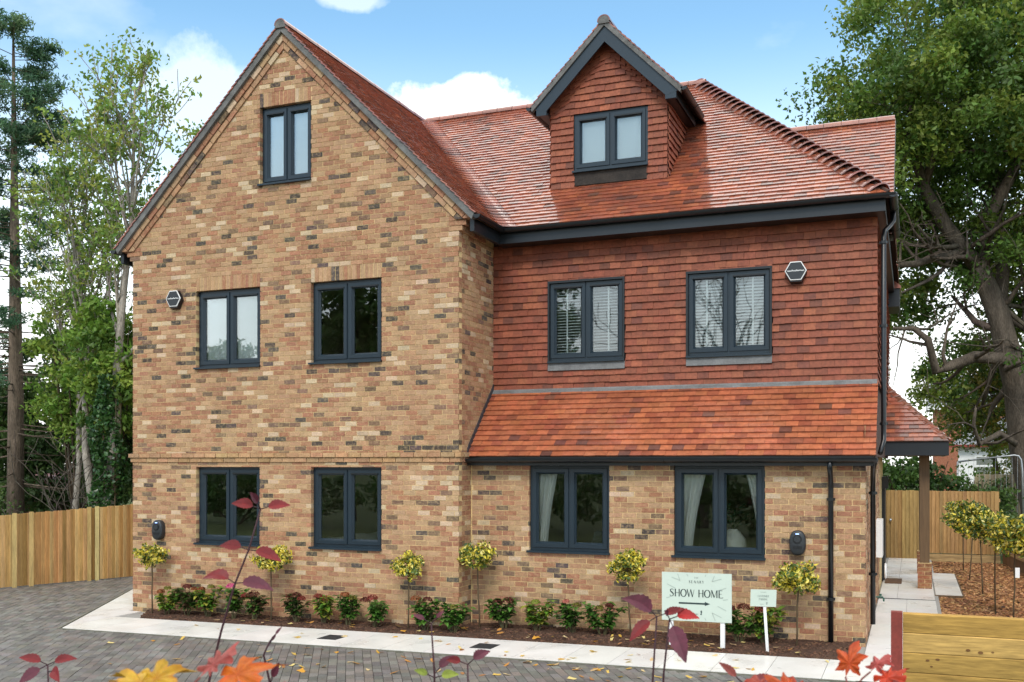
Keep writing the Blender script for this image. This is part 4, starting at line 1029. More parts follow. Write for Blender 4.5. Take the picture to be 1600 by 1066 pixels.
# ------------------------------------------------------------------ signs, chargers, alarm boxes, small things
GL = {  # strokes: ((x, y, width), ...) on a unit-high letter; high-contrast serif capitals
 'S': [((.46, .80, .05), (.40, .95, .05), (.25, .98, .06), (.10, .88, .09), (.10, .70, .12), (.25, .56, .15), (.40, .42, .14), (.46, .26, .10), (.40, .08, .07), (.25, .02, .05), (.10, .06, .05), (.04, .22, .05))],
 'H': [((.10, 0, .12), (.10, 1, .12)), ((.56, 0, .12), (.56, 1, .12)), ((.10, .5, .04), (.56, .5, .04))],
 'O': [tuple((.36 + .32 * math.cos(a), .5 + .49 * math.sin(a), .05 + .09 * abs(math.cos(a))) for a in [k * math.pi / 10 for k in range(21)])],
 'W': [((.02, 1, .11), (.24, 0, .11)), ((.24, 0, .04), (.44, 1, .04)), ((.44, 1, .11), (.66, 0, .11)), ((.66, 0, .04), (.86, 1, .04))],
 'M': [((.08, 0, .05), (.10, 1, .05)), ((.10, 1, .12), (.40, .05, .12)), ((.40, .05, .04), (.70, 1, .04)), ((.72, 0, .12), (.72, 1, .12))],
 'E': [((.10, 0, .12), (.10, 1, .12)), ((.10, .98, .05), (.48, .98, .05)), ((.10, .52, .04), (.40, .52, .04)), ((.10, .02, .05), (.52, .02, .05)), ((.52, .02, .05), (.54, .14, .05))],
 'N': [((.08, 0, .05), (.08, 1, .05)), ((.08, 1, .12), (.60, 0, .12)), ((.60, 0, .05), (.60, 1, .05))],
 'A': [((.02, 0, .05), (.32, 1, .05)), ((.32, 1, .12), (.62, 0, .12)), ((.14, .36, .04), (.50, .36, .04))],
 'R': [((.10, 0, .12), (.10, 1, .12)), ((.10, .97, .05), (.34, .95, .07), (.46, .78, .11), (.36, .58, .07), (.10, .52, .05)), ((.30, .54, .11), (.56, 0, .11))],
 'Y': [((.02, 1, .11), (.30, .48, .11)), ((.30, .48, .05), (.56, 1, .05)), ((.30, .5, .11), (.30, 0, .11))],
 'T': [((.0, .97, .05), (.56, .97, .05)), ((.28, 0, .12), (.28, 1, .12))],
 'U': [((.10, 1, .12), (.10, .28, .12), (.2, .06, .08), (.36, .02, .05), (.52, .1, .05), (.56, .3, .05), (.56, 1, .05))],
 'C': [((.62, .78, .05), (.50, .95, .05), (.32, .97, .06), (.14, .80, .11), (.10, .5, .13), (.14, .2, .11), (.32, .03, .06), (.50, .05, .05), (.62, .2, .05))],
 'P': [((.10, 0, .12), (.10, 1, .12)), ((.10, .97, .05), (.36, .95, .07), (.48, .74, .11), (.36, .52, .07), (.10, .48, .05))],
 'K': [((.10, 0, .12), (.10, 1, .12)), ((.10, .42, .05), (.54, 1, .05)), ((.26, .58, .11), (.60, 0, .11))],
 'I': [((.12, 0, .12), (.12, 1, .12))],
 'G': [((.62, .80, .05), (.50, .95, .05), (.32, .97, .06), (.14, .80, .11), (.10, .5, .13), (.14, .2, .11), (.32, .03, .06), (.56, .06, .06)), ((.58, .0, .10), (.58, .42, .10)), ((.42, .42, .04), (.64, .42, .04))],
 's': [((.30, .55, .06), (.16, .62, .06), (.06, .5, .07), (.24, .3, .08), (.22, .08, .07), (.04, .08, .06))], 'h': [((.06, 0, .08), (.10, 1, .07)), ((.06, .4, .05), (.22, .6, .07), (.30, .4, .08), (.30, 0, .08))],
 'a': [((.32, .6, .07), (.14, .6, .06), (.04, .3, .08), (.14, .03, .06), (.30, .2, .06)), ((.32, .6, .08), (.32, 0, .08))], 'n': [((.06, 0, .08), (.06, .6, .08)), ((.06, .4, .05), (.22, .6, .07), (.30, .4, .08), (.30, 0, .08))],
 'l': [((.06, 0, .08), (.10, 1, .08))], 'y': [((.04, .6, .08), (.18, .05, .08)), ((.34, .6, .06), (.18, .05, .06), (.04, -.3, .06))],
 'o': [tuple((.20 + .16 * math.cos(a), .3 + .3 * math.sin(a), .07) for a in [k * math.pi / 6 for k in range(13)])],
 'm': [((.06, 0, .08), (.06, .6, .08)), ((.06, .4, .05), (.18, .6, .07), (.26, .4, .08), (.26, 0, .08)), ((.26, .4, .05), (.38, .6, .07), (.46, .4, .08), (.46, 0, .08))],
 'e': [((.06, .32, .05), (.34, .36, .05), (.24, .6, .07), (.08, .5, .08), (.08, .15, .08), (.22, .02, .06), (.34, .12, .05))]}
ADV = {'S': .56, 'H': .68, 'O': .74, 'W': .92, 'M': .84, 'E': .62, 'N': .70, 'A': .66, 'R': .62, 'Y': .60, 'T': .60, 'U': .68, 'C': .70, 'P': .58, 'K': .64, 'I': .26, 'G': .74,
       's': .34, 'h': .40, 'a': .42, 'n': .40, 'l': .18, 'y': .38, 'o': .42, 'm': .56, 'e': .40, ' ': .34}
def text(mb, fr, s, u0, v0, size, h, track=0.0, center=True, xs=1.0, slant=0.0, bold=1.0):
    wid = sum(ADV[c] * xs * size + track for c in s) - track
    u = u0 - wid / 2 if center else u0
    for c in s:
        for st in GL.get(c, []):
            for i in range(len(st) - 1):
                (x0, y0, w0), (x1, y1, w1) = st[i], st[i + 1]; dx, dy = (x1 - x0) * xs, y1 - y0; l_ = math.hypot(dx, dy) or 1
                nx_, ny_ = -dy / l_, dx / l_; q = []
                for (x, y, w, sg) in ((x0, y0, w0, 1), (x1, y1, w1, 1), (x1, y1, w1, -1), (x0, y0, w0, -1)):
                    q.append(fr.p(u + (x * xs + slant * y + sg * nx_ * w * bold / 2) * size, v0 + (y + sg * ny_ * w * bold / 2) * size, h))
                mb.add(q, [(3, 2, 1, 0)])
        u += ADV[c] * xs * size + track
    return wid
def line(mb, fr, a, b, w, h):
    dx, dy = b[0] - a[0], b[1] - a[1]; l_ = math.hypot(dx, dy); nx_, ny_ = -dy / l_ * w / 2, dx / l_ * w / 2
    mb.add([fr.p(a[0] + nx_, a[1] + ny_, h), fr.p(b[0] + nx_, b[1] + ny_, h), fr.p(b[0] - nx_, b[1] - ny_, h), fr.p(a[0] - nx_, a[1] - ny_, h)], [(0, 1, 2, 3)])

# big sign: 0.91 x 0.63, tilted a touch
sg = empty('direction_sign', (9.66, -0.42, gz(9.6)), 'pale green SHOW HOME board with a black arrow on two white posts', 'sign')
FSN = Fr((-0.455, 0.0, 0.355), (1, 0, 0.006), (0.0, 0, 1), (0, -1, 0))
mm = MB(); FSN.boxuv(mm, 0, 0.91, 0, 0.63, -0.012, 0.0); brd = mm.build('board', M['sign'], sg, world=False)
for x in (-0.335, 0.335):
    mm = MB(); mm.box(x - 0.028 + (0.0 if x < 0 else 0), x + 0.028, 0.015, 0.055, -0.1, 0.85); mm.build('post', M['white_paint'], sg, world=False)
mm = MB(); 
text(mm, FSN, 'THE', 0.455, 0.555, 0.022, 0.003, track=0.008); text(mm, FSN, 'SENARY', 0.455, 0.495, 0.036, 0.003, track=0.012, bold=1.15)
u_ = 0.455 - (sum(ADV[c] * 1.12 * 0.098 + 0.004 for c in 'SHOW HOME') - 0.004) / 2
for c in 'SHOW HOME':
    if c != ' ':
        m1 = MB(); text(m1, FSN, c, u_, 0.315, 0.098, 0.003, center=False, xs=1.12, bold=1.15); m1.build('letter', M['ink'], brd, world=False)
    u_ += ADV[c] * 1.12 * 0.098 + 0.004
m1 = MB(); m1.add([FSN.p(a, b, 0.003) for a, b in ((0.225, 0.2425), (0.225, 0.2215), (0.565, 0.2215), (0.565, 0.206), (0.635, 0.232), (0.565, 0.258), (0.565, 0.2425))], [(0, 1, 2, 3, 4, 5, 6)]); m1.build('arrow', M['ink'], brd, world=False)
text(mm, FSN, 'shanly homes', 0.42, 0.085, 0.026, 0.003, slant=0.15)
E_ = [(0.505, 0.09), (0.515, 0.085), (0.528, 0.09), (0.522, 0.105), (0.532, 0.118), (0.522, 0.128), (0.532, 0.135), (0.524, 0.145), (0.512, 0.14), (0.508, 0.125), (0.515, 0.112)]
mm.build('lettering', M['ink'], brd, world=False, kind='stuff'); mm = MB()
mm.add([FSN.p(a, b, 0.003) for a, b in E_], [tuple(range(len(E_)))]); mm.build('emblem', M['ink'], brd, world=False)
mm = MB()
for a, b in (((.13, .565), (.24, .525)), ((.21, .61), (.24, .525)), ((.78, .56), (.66, .525)), ((.69, .60), (.66, .525)), ((.07, .475), (.18, .42)), ((.84, .445), (.73, .41)), ((.73, .21), (.84, .155)), ((.66, .12), (.78, .065)), ((.66, .12), (.70, .02)), ((.33, .61), (.345, .585)), ((.58, .61), (.57, .585)), ((.33, .02), (.34, .05)), ((.58, .02), (.565, .05)), ((.46, .03), (.46, .05)), ((.86, .30), (.80, .29)), ((.06, .29), (.12, .31))):
    line(mm, FSN, a, b, 0.010, 0.0025)
mm.build('sunburst_marks', M['sign_mark'], brd, world=False, kind='stuff')
# small sign
sg = empty('small_sign', (10.565, -0.43, gz(10.5)), 'small pale customer parking sign on one leaning white stake', 'sign')
FS2 = Fr((-0.215, 0.0, 0.585), (1, 0, 0.02), (0.03, 0, 1), (0, -1, 0))
mm = MB(); FS2.boxuv(mm, 0, 0.32, 0, 0.215, -0.008, 0.0); brd = mm.build('board', M['sign'], sg, world=False)
mm = MB(); mm.prism([(-0.06, 0.01, 0.66), (-0.025, 0.01, 0.66), (-0.025, 0.035, 0.66), (-0.06, 0.035, 0.66)], [(-0.012, 0.01, -0.1), (0.023, 0.01, -0.1), (0.023, 0.035, -0.1), (-0.012, 0.035, -0.1)]); mm.build('stake', M['white_paint'], sg, world=False)
mm = MB(); text(mm, FS2, 'SENARY', 0.16, 0.175, 0.014, 0.003, track=0.004); text(mm, FS2, 'CUSTOMER', 0.16, 0.120, 0.026, 0.003); text(mm, FS2, 'PARKING', 0.16, 0.080, 0.026, 0.003); text(mm, FS2, 'shanly homes', 0.145, 0.025, 0.010, 0.003)
mm.add([FS2.p(a * 0.6 - 0.105, b * 0.55 - 0.02, 0.003) for a, b in E_], [tuple(range(len(E_)))]); mm.build('lettering', mat('sign_grey_ink', (0.16, 0.2, 0.19), 0.5), brd, world=False, kind='stuff')

def alarm(loc, label):
    t = empty('alarm_box', loc, label, 'alarm box', 'alarm boxes high on the walls'); fr = Fr((0, 0, 0), (1, 0, 0), (0, 0, 1), (0, -1, 0))
    hexa = lambda r, sy=1.0: [(r * math.cos(math.pi * k / 3), r * sy * math.sin(math.pi * k / 3)) for k in range(6)]
    mm = MB(); mm.prism([fr.p(x * 1.0, y - 0.02, 0.0) for x, y in hexa(0.15, 1.16)], [fr.p(x, y - 0.012, 0.075) for x, y in hexa(0.149, 1.06)]); mm.build('backplate', M['black_plastic'], t, world=False)
    mm = MB(); o_ = [fr.p(x, y, 0.085) for x, y in hexa(0.150)]; i_ = [fr.p(x, y, 0.088) for x, y in hexa(0.137)]; bk = [fr.p(x, y, 0.074) for x, y in hexa(0.150)]
    mm.add(o_ + i_ + bk, [(k, (k + 1) % 6, 6 + (k + 1) % 6, 6 + k) for k in range(6)] + [(12 + k, 12 + (k + 1) % 6, (k + 1) % 6, k) for k in range(6)]); mm.build('rim', M['white_pvc'], t, world=False)
    mm = MB(); mm.add([fr.p(x, y, 0.086) for x, y in hexa(0.138)], [tuple(range(6))]); fc = mm.build('cover', M['dark_plastic'], t, world=False)
    mm = MB(); pts = [(-.115 + .0115 * k, 0.006 * math.sin(k * 2.4) + (0.010 if k in (6, 11, 15) else 0)) for k in range(21)]
    for k in range(20): line(mm, fr, pts[k], pts[k + 1], 0.010, 0.0885)
    mm.build('script_mark', M['white_pvc'], fc, world=False)
alarm((0.925, -0.006, 5.225), 'hexagonal grey alarm box with white rim on the brick gable')
alarm((10.74, 1.285, 5.217), 'hexagonal grey alarm box with white rim on the hung tiles')

def charger(loc, label):
    t = empty('car_charger', loc, label, 'car charger', 'car chargers on the brick walls'); fr = Fr((0, 0, 0), (1, 0, 0), (0, 0, 1), (0, -1, 0))
    def egg(sx, sy): return [(sx * math.copysign(abs(math.cos(a)) ** 0.75, math.cos(a)), sy * math.copysign(abs(math.sin(a)) ** 0.85, math.sin(a))) for a in [k * math.pi / 14 for k in range(28)]]
    mm = MB(); rings = [(0.100, 0.160, 0.0), (0.108, 0.168, 0.05), (0.107, 0.167, 0.085), (0.098, 0.158, 0.105), (0.080, 0.138, 0.113)]
    vs = []
    for sx, sy, h in rings: vs += [fr.p(x, y, h) for x, y in egg(sx, sy)]
    n_ = 28; mm.add(vs, [(r * n_ + k, r * n_ + (k + 1) % n_, (r + 1) * n_ + (k + 1) % n_, (r + 1) * n_ + k) for r in range(4) for k in range(n_)] + [tuple(4 * n_ + k for k in range(n_))]); mm.build('casing', M['dark_plastic'], t, smooth=True, world=False)
    mm = MB(); c = [(0.058 * math.cos(a), 0.052 + 0.058 * math.sin(a)) for a in [k * math.pi / 10 for k in range(20)]]
    mm.prism([fr.p(x, y, 0.10) for x, y in c], [fr.p(x, y, 0.122) for x, y in c]); mm.build('socket_ring', M['black_plastic'], t, world=False)
    mm = MB(); mm.prism([fr.p(x * .72, (y - .052) * .72 + .052, 0.115) for x, y in c], [fr.p(x * .72, (y - .052) * .72 + .052, 0.126) for x, y in c]); mm.build('socket_cap', M['dark_plastic'], t, world=False)
    mm = MB(); fr.boxuv(mm, -0.058, 0.058, -0.075, -0.04, 0.10, 0.117); mm.build('label_panel', M['black_plastic'], t, world=False)
    mm = MB(); fr.boxuv(mm, -0.022, 0.022, 0.117, 0.125, 0.10, 0.1145); mm.build('status_light', M['led'], t, world=False)
charger((0.59, 0.002, 1.395), 'dark oval car charger by the far left corner of the brick gable')
charger((10.85, 0.452, 1.445), 'dark oval car charger between the downpipe and right window')

# coil of hose and green tap housing by the side wall, doormat
t = empty('hose_coil', (11.83, 5.35, 0.12), 'white hose coil hanging low on the side wall', 'hose'); mm = MB()
mm.tube([(0.0, 0.10 * math.cos(a), 0.50 + 0.12 * math.sin(a)) for a in [k * math.pi / 10 for k in range(21)]], 0.018, 8); mm.build('coil', M['white_pvc'], t, smooth=True, world=False)
t = empty('garden_tap', (11.81, 4.2, 0.30), 'small green capped garden tap behind the corner downpipe', 'tap'); mm = MB()
mm.tube([(-0.1, 0, 0.0), (0.0, 0, 0.0), (0.02, 0, -0.03), (0.02, 0, -0.07)], 0.014, 8); mm.tube([(-0.03, 0, 0.02), (-0.03, 0, 0.05)], 0.02, 8); mm.build('tap_body', mat('green_plastic', (0.02, 0.10, 0.07), 0.5), t, world=False)
mm = MB(); mm.box(11.76, 12.07, 7.75, 8.55, 0.118 + 0.018, 0.118 + 0.036); o = mm.build('doormat', M['coir']); tag(o, 'brown coir doormat on the pale side path', 'doormat')

# things seen through the windows
def curtain(x0, x1, y, z0, z1, label, gather, flip=1):
    mm = MB(); K, J = 26, 10; vs = []
    for j in range(J + 1):
        t_ = j / J; z = z1 + (z0 - z1) * t_; w = 1 - gather * math.sin(min(t_ * 1.25, 1.0) * math.pi * 0.5) * (1 if t_ < 0.9 else 0.9)
        for k in range(K + 1):
            s_ = k / K; xx = (x0 + (x1 - x0) * s_ * w) if flip > 0 else (x1 - (x1 - x0) * s_ * w)
            vs.append((xx, y + 0.025 * math.sin(s_ * 26 + t_), z))
    mm.add(vs, [(j * (K + 1) + k, j * (K + 1) + k + 1, (j + 1) * (K + 1) + k + 1, (j + 1) * (K + 1) + k) for j in range(J) for k in range(K)])
    o = mm.build('curtain', M['curtain'], smooth=True); tag(o, label, 'curtain')
curtain(6.95, 7.42, 0.62, 0.7, 2.5, 'cream curtain in the ground floor window beside the gable', 0.42)
curtain(9.10, 9.62, 0.62, 0.7, 2.5, 'cream curtain left in the window above the show home sign', 0.45)
curtain(10.10, 10.48, 0.62, 0.7, 2.5, 'cream curtain right in the window above the show home sign', 0.6, -1)
def blind(x0, x1, y, z0, z1, label, tilt=0.55):
    t = empty('venetian_blind', ((x0 + x1) / 2, y, z0), label, 'blind'); mm = MB(); n_ = int((z1 - z0) / 0.045)
    for k in range(n_):
        z = 0.02 + k * 0.045; a = tilt; dy, dz = 0.022 * math.cos(a), 0.022 * math.sin(a)
        mm.add([(x0 - (x0 + x1) / 2, -dy, z - dz), (x1 - (x0 + x1) / 2, -dy, z - dz), (x1 - (x0 + x1) / 2, dy, z + dz), (x0 - (x0 + x1) / 2, dy, z + dz)], [(0, 1, 2, 3)])
    mm.build('slats', M['blind'], t, world=False); mm = MB(); mm.box(x0 - (x0 + x1) / 2, x1 - (x0 + x1) / 2, -0.03, 0.03, z1 - z0, z1 - z0 + 0.05); mm.build('head_rail', M['blind'], t, world=False)
    mm = MB()
    for s_ in (0.22, 0.78): mm.box(x0 + (x1 - x0) * s_ - (x0 + x1) / 2 - 0.012, x0 + (x1 - x0) * s_ - (x0 + x1) / 2 + 0.012, -0.032, -0.028, 0, z1 - z0)
    mm.build('tape', M['blind'], t, world=False)
blind(7.02, 8.21, 1.43, 4.07, 5.27, 'white venetian blind in the hung tile wall next to the gable', 0.5)
blind(9.19, 10.38, 1.43, 4.07, 5.27, 'white venetian blind in the hung tile wall below the alarm box', 0.75)
def roller(x0, x1, y, z0, z1, label):
    mm = MB(); mm.box(x0, x1, y, y + 0.006, z0, z1); mm.tube([(x0, y + 0.02, z1), (x1, y + 0.02, z1)], 0.025, 8); mm.box(x0, x1, y - 0.004, y + 0.012, z0 - 0.02, z0); o = mm.build('roller_blind', M['blind']); tag(o, label, 'blind')
roller(2.60, 3.50, 0.15, 6.97, 8.15, 'pale roller blind drawn down in the attic gable window')
roller(1.35, 2.55, 0.15, 4.08, 5.28, 'pale blind added to brighten the upper gable window by the alarm box')  # white sheet added behind the glass to lift the panes' weak sky reflection
roller(7.27, 8.43, 1.93, 7.16, 8.02, 'pale roller blind drawn down in the dormer window')
t = empty('leafy_vase', (9.90, 1.0, 0.75), 'round cream vase of green leaves in the right ground floor window', 'vase'); mm = MB()
pr_ = [(0.05, 0), (0.13, 0.06), (0.185, 0.18), (0.20, 0.28), (0.18, 0.40), (0.10, 0.50), (0.055, 0.54)]
vs = [(r * math.cos(2 * math.pi * k / 20), r * math.sin(2 * math.pi * k / 20), z + 0.28) for r, z in pr_ for k in range(20)]
mm.add(vs, [(j * 20 + k, j * 20 + (k + 1) % 20, (j + 1) * 20 + (k + 1) % 20, (j + 1) * 20 + k) for j in range(6) for k in range(20)]); mm.build('vase_body', mat('ceramic', (0.75, 0.72, 0.62), 0.4), t, smooth=True, world=False)
VASE = t
t = empty('side_table', (9.90, 1.08, 0.3), 'dark table holding the cream vase behind the right window', 'table'); mm = MB(); mm.box(-0.6, 0.6, -0.28, 0.28, 0.68, 0.72); mm.build('table_top', M['oak_post'], t, world=False)
for sx in (-.55, .55):
    for sy in (-.24, .24): mm = MB(); mm.box(sx - .03, sx + .03, sy - .03, sy + .03, 0, 0.68); mm.build('leg', M['oak_post'], t, world=False)
t = empty('dining_chair', (7.9, 1.45, 0.3), 'dark upholstered chair back behind the cream curtain by the gable', 'chair'); mm = MB()
mm.prism([(-.22, 0, .45), (.22, 0, .45), (.28, .02, .9), (.2, .03, 1.15), (-.2, .03, 1.15), (-.28, .02, .9)], [(-.22, .07, .45), (.22, .07, .45), (.28, .10, .9), (.2, .11, 1.15), (-.2, .11, 1.15), (-.28, .10, .9)]); mm.build('backrest', M['black_plastic'], t, world=False)
mm = MB(); mm.box(-.24, .24, .05, .5, .40, .48); mm.build('seat', M['black_plastic'], t, world=False)
for sx in (-.2, .2):
    for sy in (.08, .46): mm = MB(); mm.box(sx - .02, sx + .02, sy - .02, sy + .02, 0, .4); mm.build('leg', M['black_plastic'], t, world=False)
t = empty('bed', (3.75, 0.9, 0.3), 'white made bed glimpsed through the right gable ground floor window', 'bed'); mm = MB()
K = 10; vs = [(-.6 + 1.2 * i / K, -.55 + 2.0 * j / K, 0.85 + 0.16 * math.exp(-((i - 4) / 2.5) ** 2) + 0.03 * math.sin(i * 2.2 + j * 1.3)) for j in range(K + 1) for i in range(K + 1)]
mm.add(vs, [(j * (K + 1) + i, j * (K + 1) + i + 1, (j + 1) * (K + 1) + i + 1, (j + 1) * (K + 1) + i) for j in range(K) for i in range(K)]); mm.build('duvet', M['curtain'], t, smooth=True, world=False)
mm = MB(); mm.box(-.6, .6, -.5, 1.45, 0, .82); mm.build('mattress', M['curtain'], t, world=False)
# ------------------------------------------------------------------ plants
def leafmesh(name, P, size, col, mat_, parent=None, seed=0, aspect=0.55, fold=0.16, updir=0.0, world=True, D=None):
    rg = np.random.default_rng(seed); P = np.asarray(P, 'f'); n = len(P)
    if D is None: D = rg.normal(size=(n, 3))
    D = np.asarray(D, float); D[:, 2] += updir; D /= np.linalg.norm(D, axis=1)[:, None] + 1e-9
    S = np.cross(D, rg.normal(size=(n, 3))); S /= np.linalg.norm(S, axis=1)[:, None] + 1e-9; Nn = np.cross(D, S)
    s = np.asarray(size, 'f').reshape(-1, 1) * np.ones((n, 1), 'f')
    V = np.empty((n, 4, 3), 'f')
    V[:, 0] = P - D * s * 0.5; V[:, 1] = P + S * s * aspect * 0.5 + Nn * s * fold; V[:, 2] = P + D * s * 0.5; V[:, 3] = P - S * s * aspect * 0.5 + Nn * s * fold
    me = bpy.data.meshes.new(name); me.vertices.add(n * 4); me.vertices.foreach_set('co', V.ravel())
    me.loops.add(n * 6); me.polygons.add(n * 2)
    b = (np.arange(n) * 4)[:, None]; idx = np.concatenate([b + 0, b + 1, b + 2, b + 0, b + 2, b + 3], 1).astype('i').ravel()
    me.loops.foreach_set('vertex_index', idx); me.polygons.foreach_set('loop_start', (np.arange(n * 2) * 3).astype('i'))
    me.update(calc_edges=True)
    c4 = np.ones((n, 4, 4), 'f'); c4[:, :, :3] = np.asarray(col, 'f').reshape(-1, 1, 3)
    ca = me.attributes.new('col', 'FLOAT_COLOR', 'POINT'); ca.data.foreach_set('color', c4.ravel())
    me.materials.append(mat_); o = bpy.data.objects.new(name, me); link(o, parent, world); return o
def tint(rg, n, pal, j=0.2):
    pal = np.array(pal); c = pal[rg.integers(0, len(pal), n)] * (1 + rg.uniform(-j, j, (n, 1))); return np.clip(c, 0, 1)
def ball(rg, n, r, power=0.45):
    d = rg.normal(size=(n, 3)); d /= np.linalg.norm(d, axis=1)[:, None]; return d * (rg.uniform(0, 1, (n, 1)) ** power) * np.array(r)

# variegated standard hollies
def lollipop(loc, crown_h, r, label, group, seed, lean=0.0, yellow=0.5, n=900, tagc=False):
    rg = np.random.default_rng(seed); t = empty('standard_holly', loc, label, 'small tree', group)
    mm = MB(); R = random.Random(seed); pts = [(lean * k / 5 + R.uniform(-.008, .008), R.uniform(-.008, .008), crown_h * k / 5) for k in range(6)]; pts[0] = (0, 0, -0.05)
    mm.tube(pts, [0.014, 0.013, 0.012, 0.012, 0.011, 0.009], 7, (0.12, 0.085, 0.05))
    for k in range(7):
        a = R.uniform(0, 6.28); mm.tube([(lean, 0, crown_h - 0.08), (lean + r * 0.5 * math.cos(a), r * 0.5 * math.sin(a), crown_h + R.uniform(-.1, .15))], [0.008, 0.003], 5, (0.12, 0.085, 0.05))
    mm.build('trunk', M['bark'], t, world=False, smooth=True)
    cl = ball(rg, 30, (r * 0.80, r * 0.80, r * 0.52), 0.3) + np.array([lean, 0, crown_h]); cl[:, 2] += rg.uniform(-0.04, 0.05, 30)
    P = (cl[rg.integers(0, 30, n)] + ball(rg, n, (r * 0.34, r * 0.34, r * 0.28), 0.6))
    out = rg.uniform(0, 1, n) < yellow
    col = np.where(out[:, None], tint(rg, n, [(0.72, 0.58, 0.06), (0.76, 0.66, 0.18), (0.56, 0.49, 0.05)]), tint(rg, n, [(0.08, 0.14, 0.02), (0.13, 0.19, 0.03), (0.05, 0.09, 0.018)]))
    leafmesh('crown', P, rg.uniform(0.045, 0.078, n) * (r / 0.28) ** 0.5, col, M['leaf_gloss'], t, seed, aspect=0.5, updir=0.5, world=False)
    if tagc: 
        mm = MB(); mm.box(lean - 0.03, lean + 0.03, -r * 0.8, -r * 0.8 + 0.005, crown_h - r - 0.15, crown_h - r); mm.build('plant_label', M['white_pvc'], t, world=False)
G1 = 'lollipop hollies in the front flower bed'
for i, (x, y, ch, lab, ln) in enumerate((
    (0.68, -0.30, 0.98, 'yellow variegated lollipop holly under the left car charger', -0.02), (3.0, -0.30, 0.97, 'yellow variegated lollipop holly between the two gable ground floor windows', 0.0),
    (5.39, -0.30, 0.94, 'yellow variegated lollipop holly near the right corner of the gable', 0.02), (6.37, 0.08, 1.03, 'yellow variegated lollipop holly in the corner where gable meets main wall', -0.03),
    (8.66, 0.05, 1.0, 'yellow variegated lollipop holly left of the show home sign', -0.06), (10.87, 0.05, 0.90, 'yellow variegated lollipop holly below the right car charger', 0.02))):
    lollipop((x, y, gz(x) + 0.02), ch * (0.97 + 0.012 * ((i * 3) % 5)), (0.285, 0.31, 0.265, 0.29, 0.30, 0.32)[i], lab, G1, 60 + i, ln, yellow=(0.66, 0.7, 0.6, 0.55, 0.62, 0.6)[i], n=(1500, 1500, 1300, 1250, 1400, 1500)[i])
G2 = 'lollipop hollies in the bark bed'
for i, (x, y, ch, r, lab, ln) in enumerate((
    (13.33, 11.3, 1.25, 0.52, 'lollipop holly farthest back in the bark bed near the fence', 0.0), (13.36, 9.3, 1.28, 0.46, 'second lollipop holly from the back fence in the bark bed', 0.08),
    (13.47, 6.9, 1.28, 0.46, 'middle lollipop holly of the bark bed row', -0.06), (13.50, 4.3, 1.36, 0.42, 'fourth lollipop holly from the back fence in the bark bed', -0.01), (13.70, 3.6, 1.32, 0.46, 'nearest lollipop holly with a white plant label in the bark bed', 0.02))):
    lollipop((x, y, 0.09), ch, r, lab, G2, 80 + i, ln, yellow=0.30 + 0.05 * i, n=2200, tagc=(i == 4))

# hydrangeas
def big_leaf(mb, base, d, length, width, col, droop=0.5, R=RND, seg=4, ref=(0, 0, 1)):
    d = Vector(d).normalized(); side = d.cross(Vector(ref)); side = side.normalized() if side.length > 1e-3 else Vector((1, 0, 0)); up = side.cross(d)
    pts = []; p = Vector(base); dirn = d.copy(); st = length / seg
    prof = [0.12, 0.8, 1.0, 0.62, 0.03] if seg == 4 else [math.sin(math.pi * (0.04 + 0.94 * (k / seg) ** 0.75)) * (1.0 if k % 2 else 0.86) for k in range(seg + 1)]
    vs = []
    for k in range(seg + 1):
        w = width * prof[k] / 2; lift = up * (w * 0.35)
        vs += [p - side * w + lift, p, p + side * w + lift]
        p = p + dirn * st; dirn = (dirn + Vector((0, 0, -droop / seg))).normalized()
    mb.add(vs, [(k * 3 + a, k * 3 + a + 1, (k + 1) * 3 + a + 1, (k + 1) * 3 + a) for k in range(seg) for a in (0, 1)], col)
def hydrangea(loc, h, r, label, heads, leafpal, seed, nl=190):
    r = r * 1.75; h = h * 1.14
    R = random.Random(seed); rg = np.random.default_rng(seed); t = empty('hydrangea', loc, label, 'shrub', 'hydrangeas in the front flower bed')
    st = MB(); fo = MB(); tips = []
    for k in range(10):
        a = R.uniform(0, 6.28); q = R.uniform(0.2, 0.85) * r; tip = Vector((q * math.cos(a), q * math.sin(a) * 0.55, h * R.uniform(0.6, 0.92))); tips.append(tip)
        st.tube([(0.02 * math.cos(a), 0.02 * math.sin(a), -0.03), tip * 0.5 + Vector((0, 0, 0.03)), tip], [0.006, 0.005, 0.004], 5, (0.10, 0.09, 0.04))
    st.build('stems', M['stem'], t, world=False)
    for k in range(nl):
        tp = R.choice(tips); f = R.uniform(0.3, 1.0); a = R.uniform(0, 6.28); b = tp * f; el = R.uniform(-0.1, 0.7)
        big_leaf(fo, b, (math.cos(a), math.sin(a), el), R.uniform(0.09, 0.15), R.uniform(0.06, 0.095), jit(R.choice(leafpal), 0.2, R), R.uniform(0.4, 1.2), R)
    fo.build('foliage', M['leaf_gloss'], t, world=False)
    for (hx, hz_, hr, c) in heads:
        n = 130; d = rg.normal(size=(n, 3)); d[:, 2] = np.abs(d[:, 2]) * 0.9 - 0.15; d /= np.linalg.norm(d, axis=1)[:, None]
        P = d * np.array([hr, hr, hr * 0.75]) + np.array([hx, -R.uniform(0.0, 0.1), hz_])
        leafmesh('flower_head', P, rg.uniform(0.018, 0.03, n), tint(rg, n, [c, tuple(x * 0.75 for x in c)], 0.25), M['petal'], t, seed, aspect=0.9, world=False, D=np.cross(d, rg.normal(size=(n, 3))))
GP = [(0.06, 0.15, 0.022), (0.09, 0.20, 0.03), (0.045, 0.11, 0.02)]; GD = [(0.045, 0.10, 0.02), (0.06, 0.13, 0.022), (0.10, 0.06, 0.03)]; GY = [(0.13, 0.24, 0.03), (0.08, 0.18, 0.025), (0.30, 0.30, 0.045)]
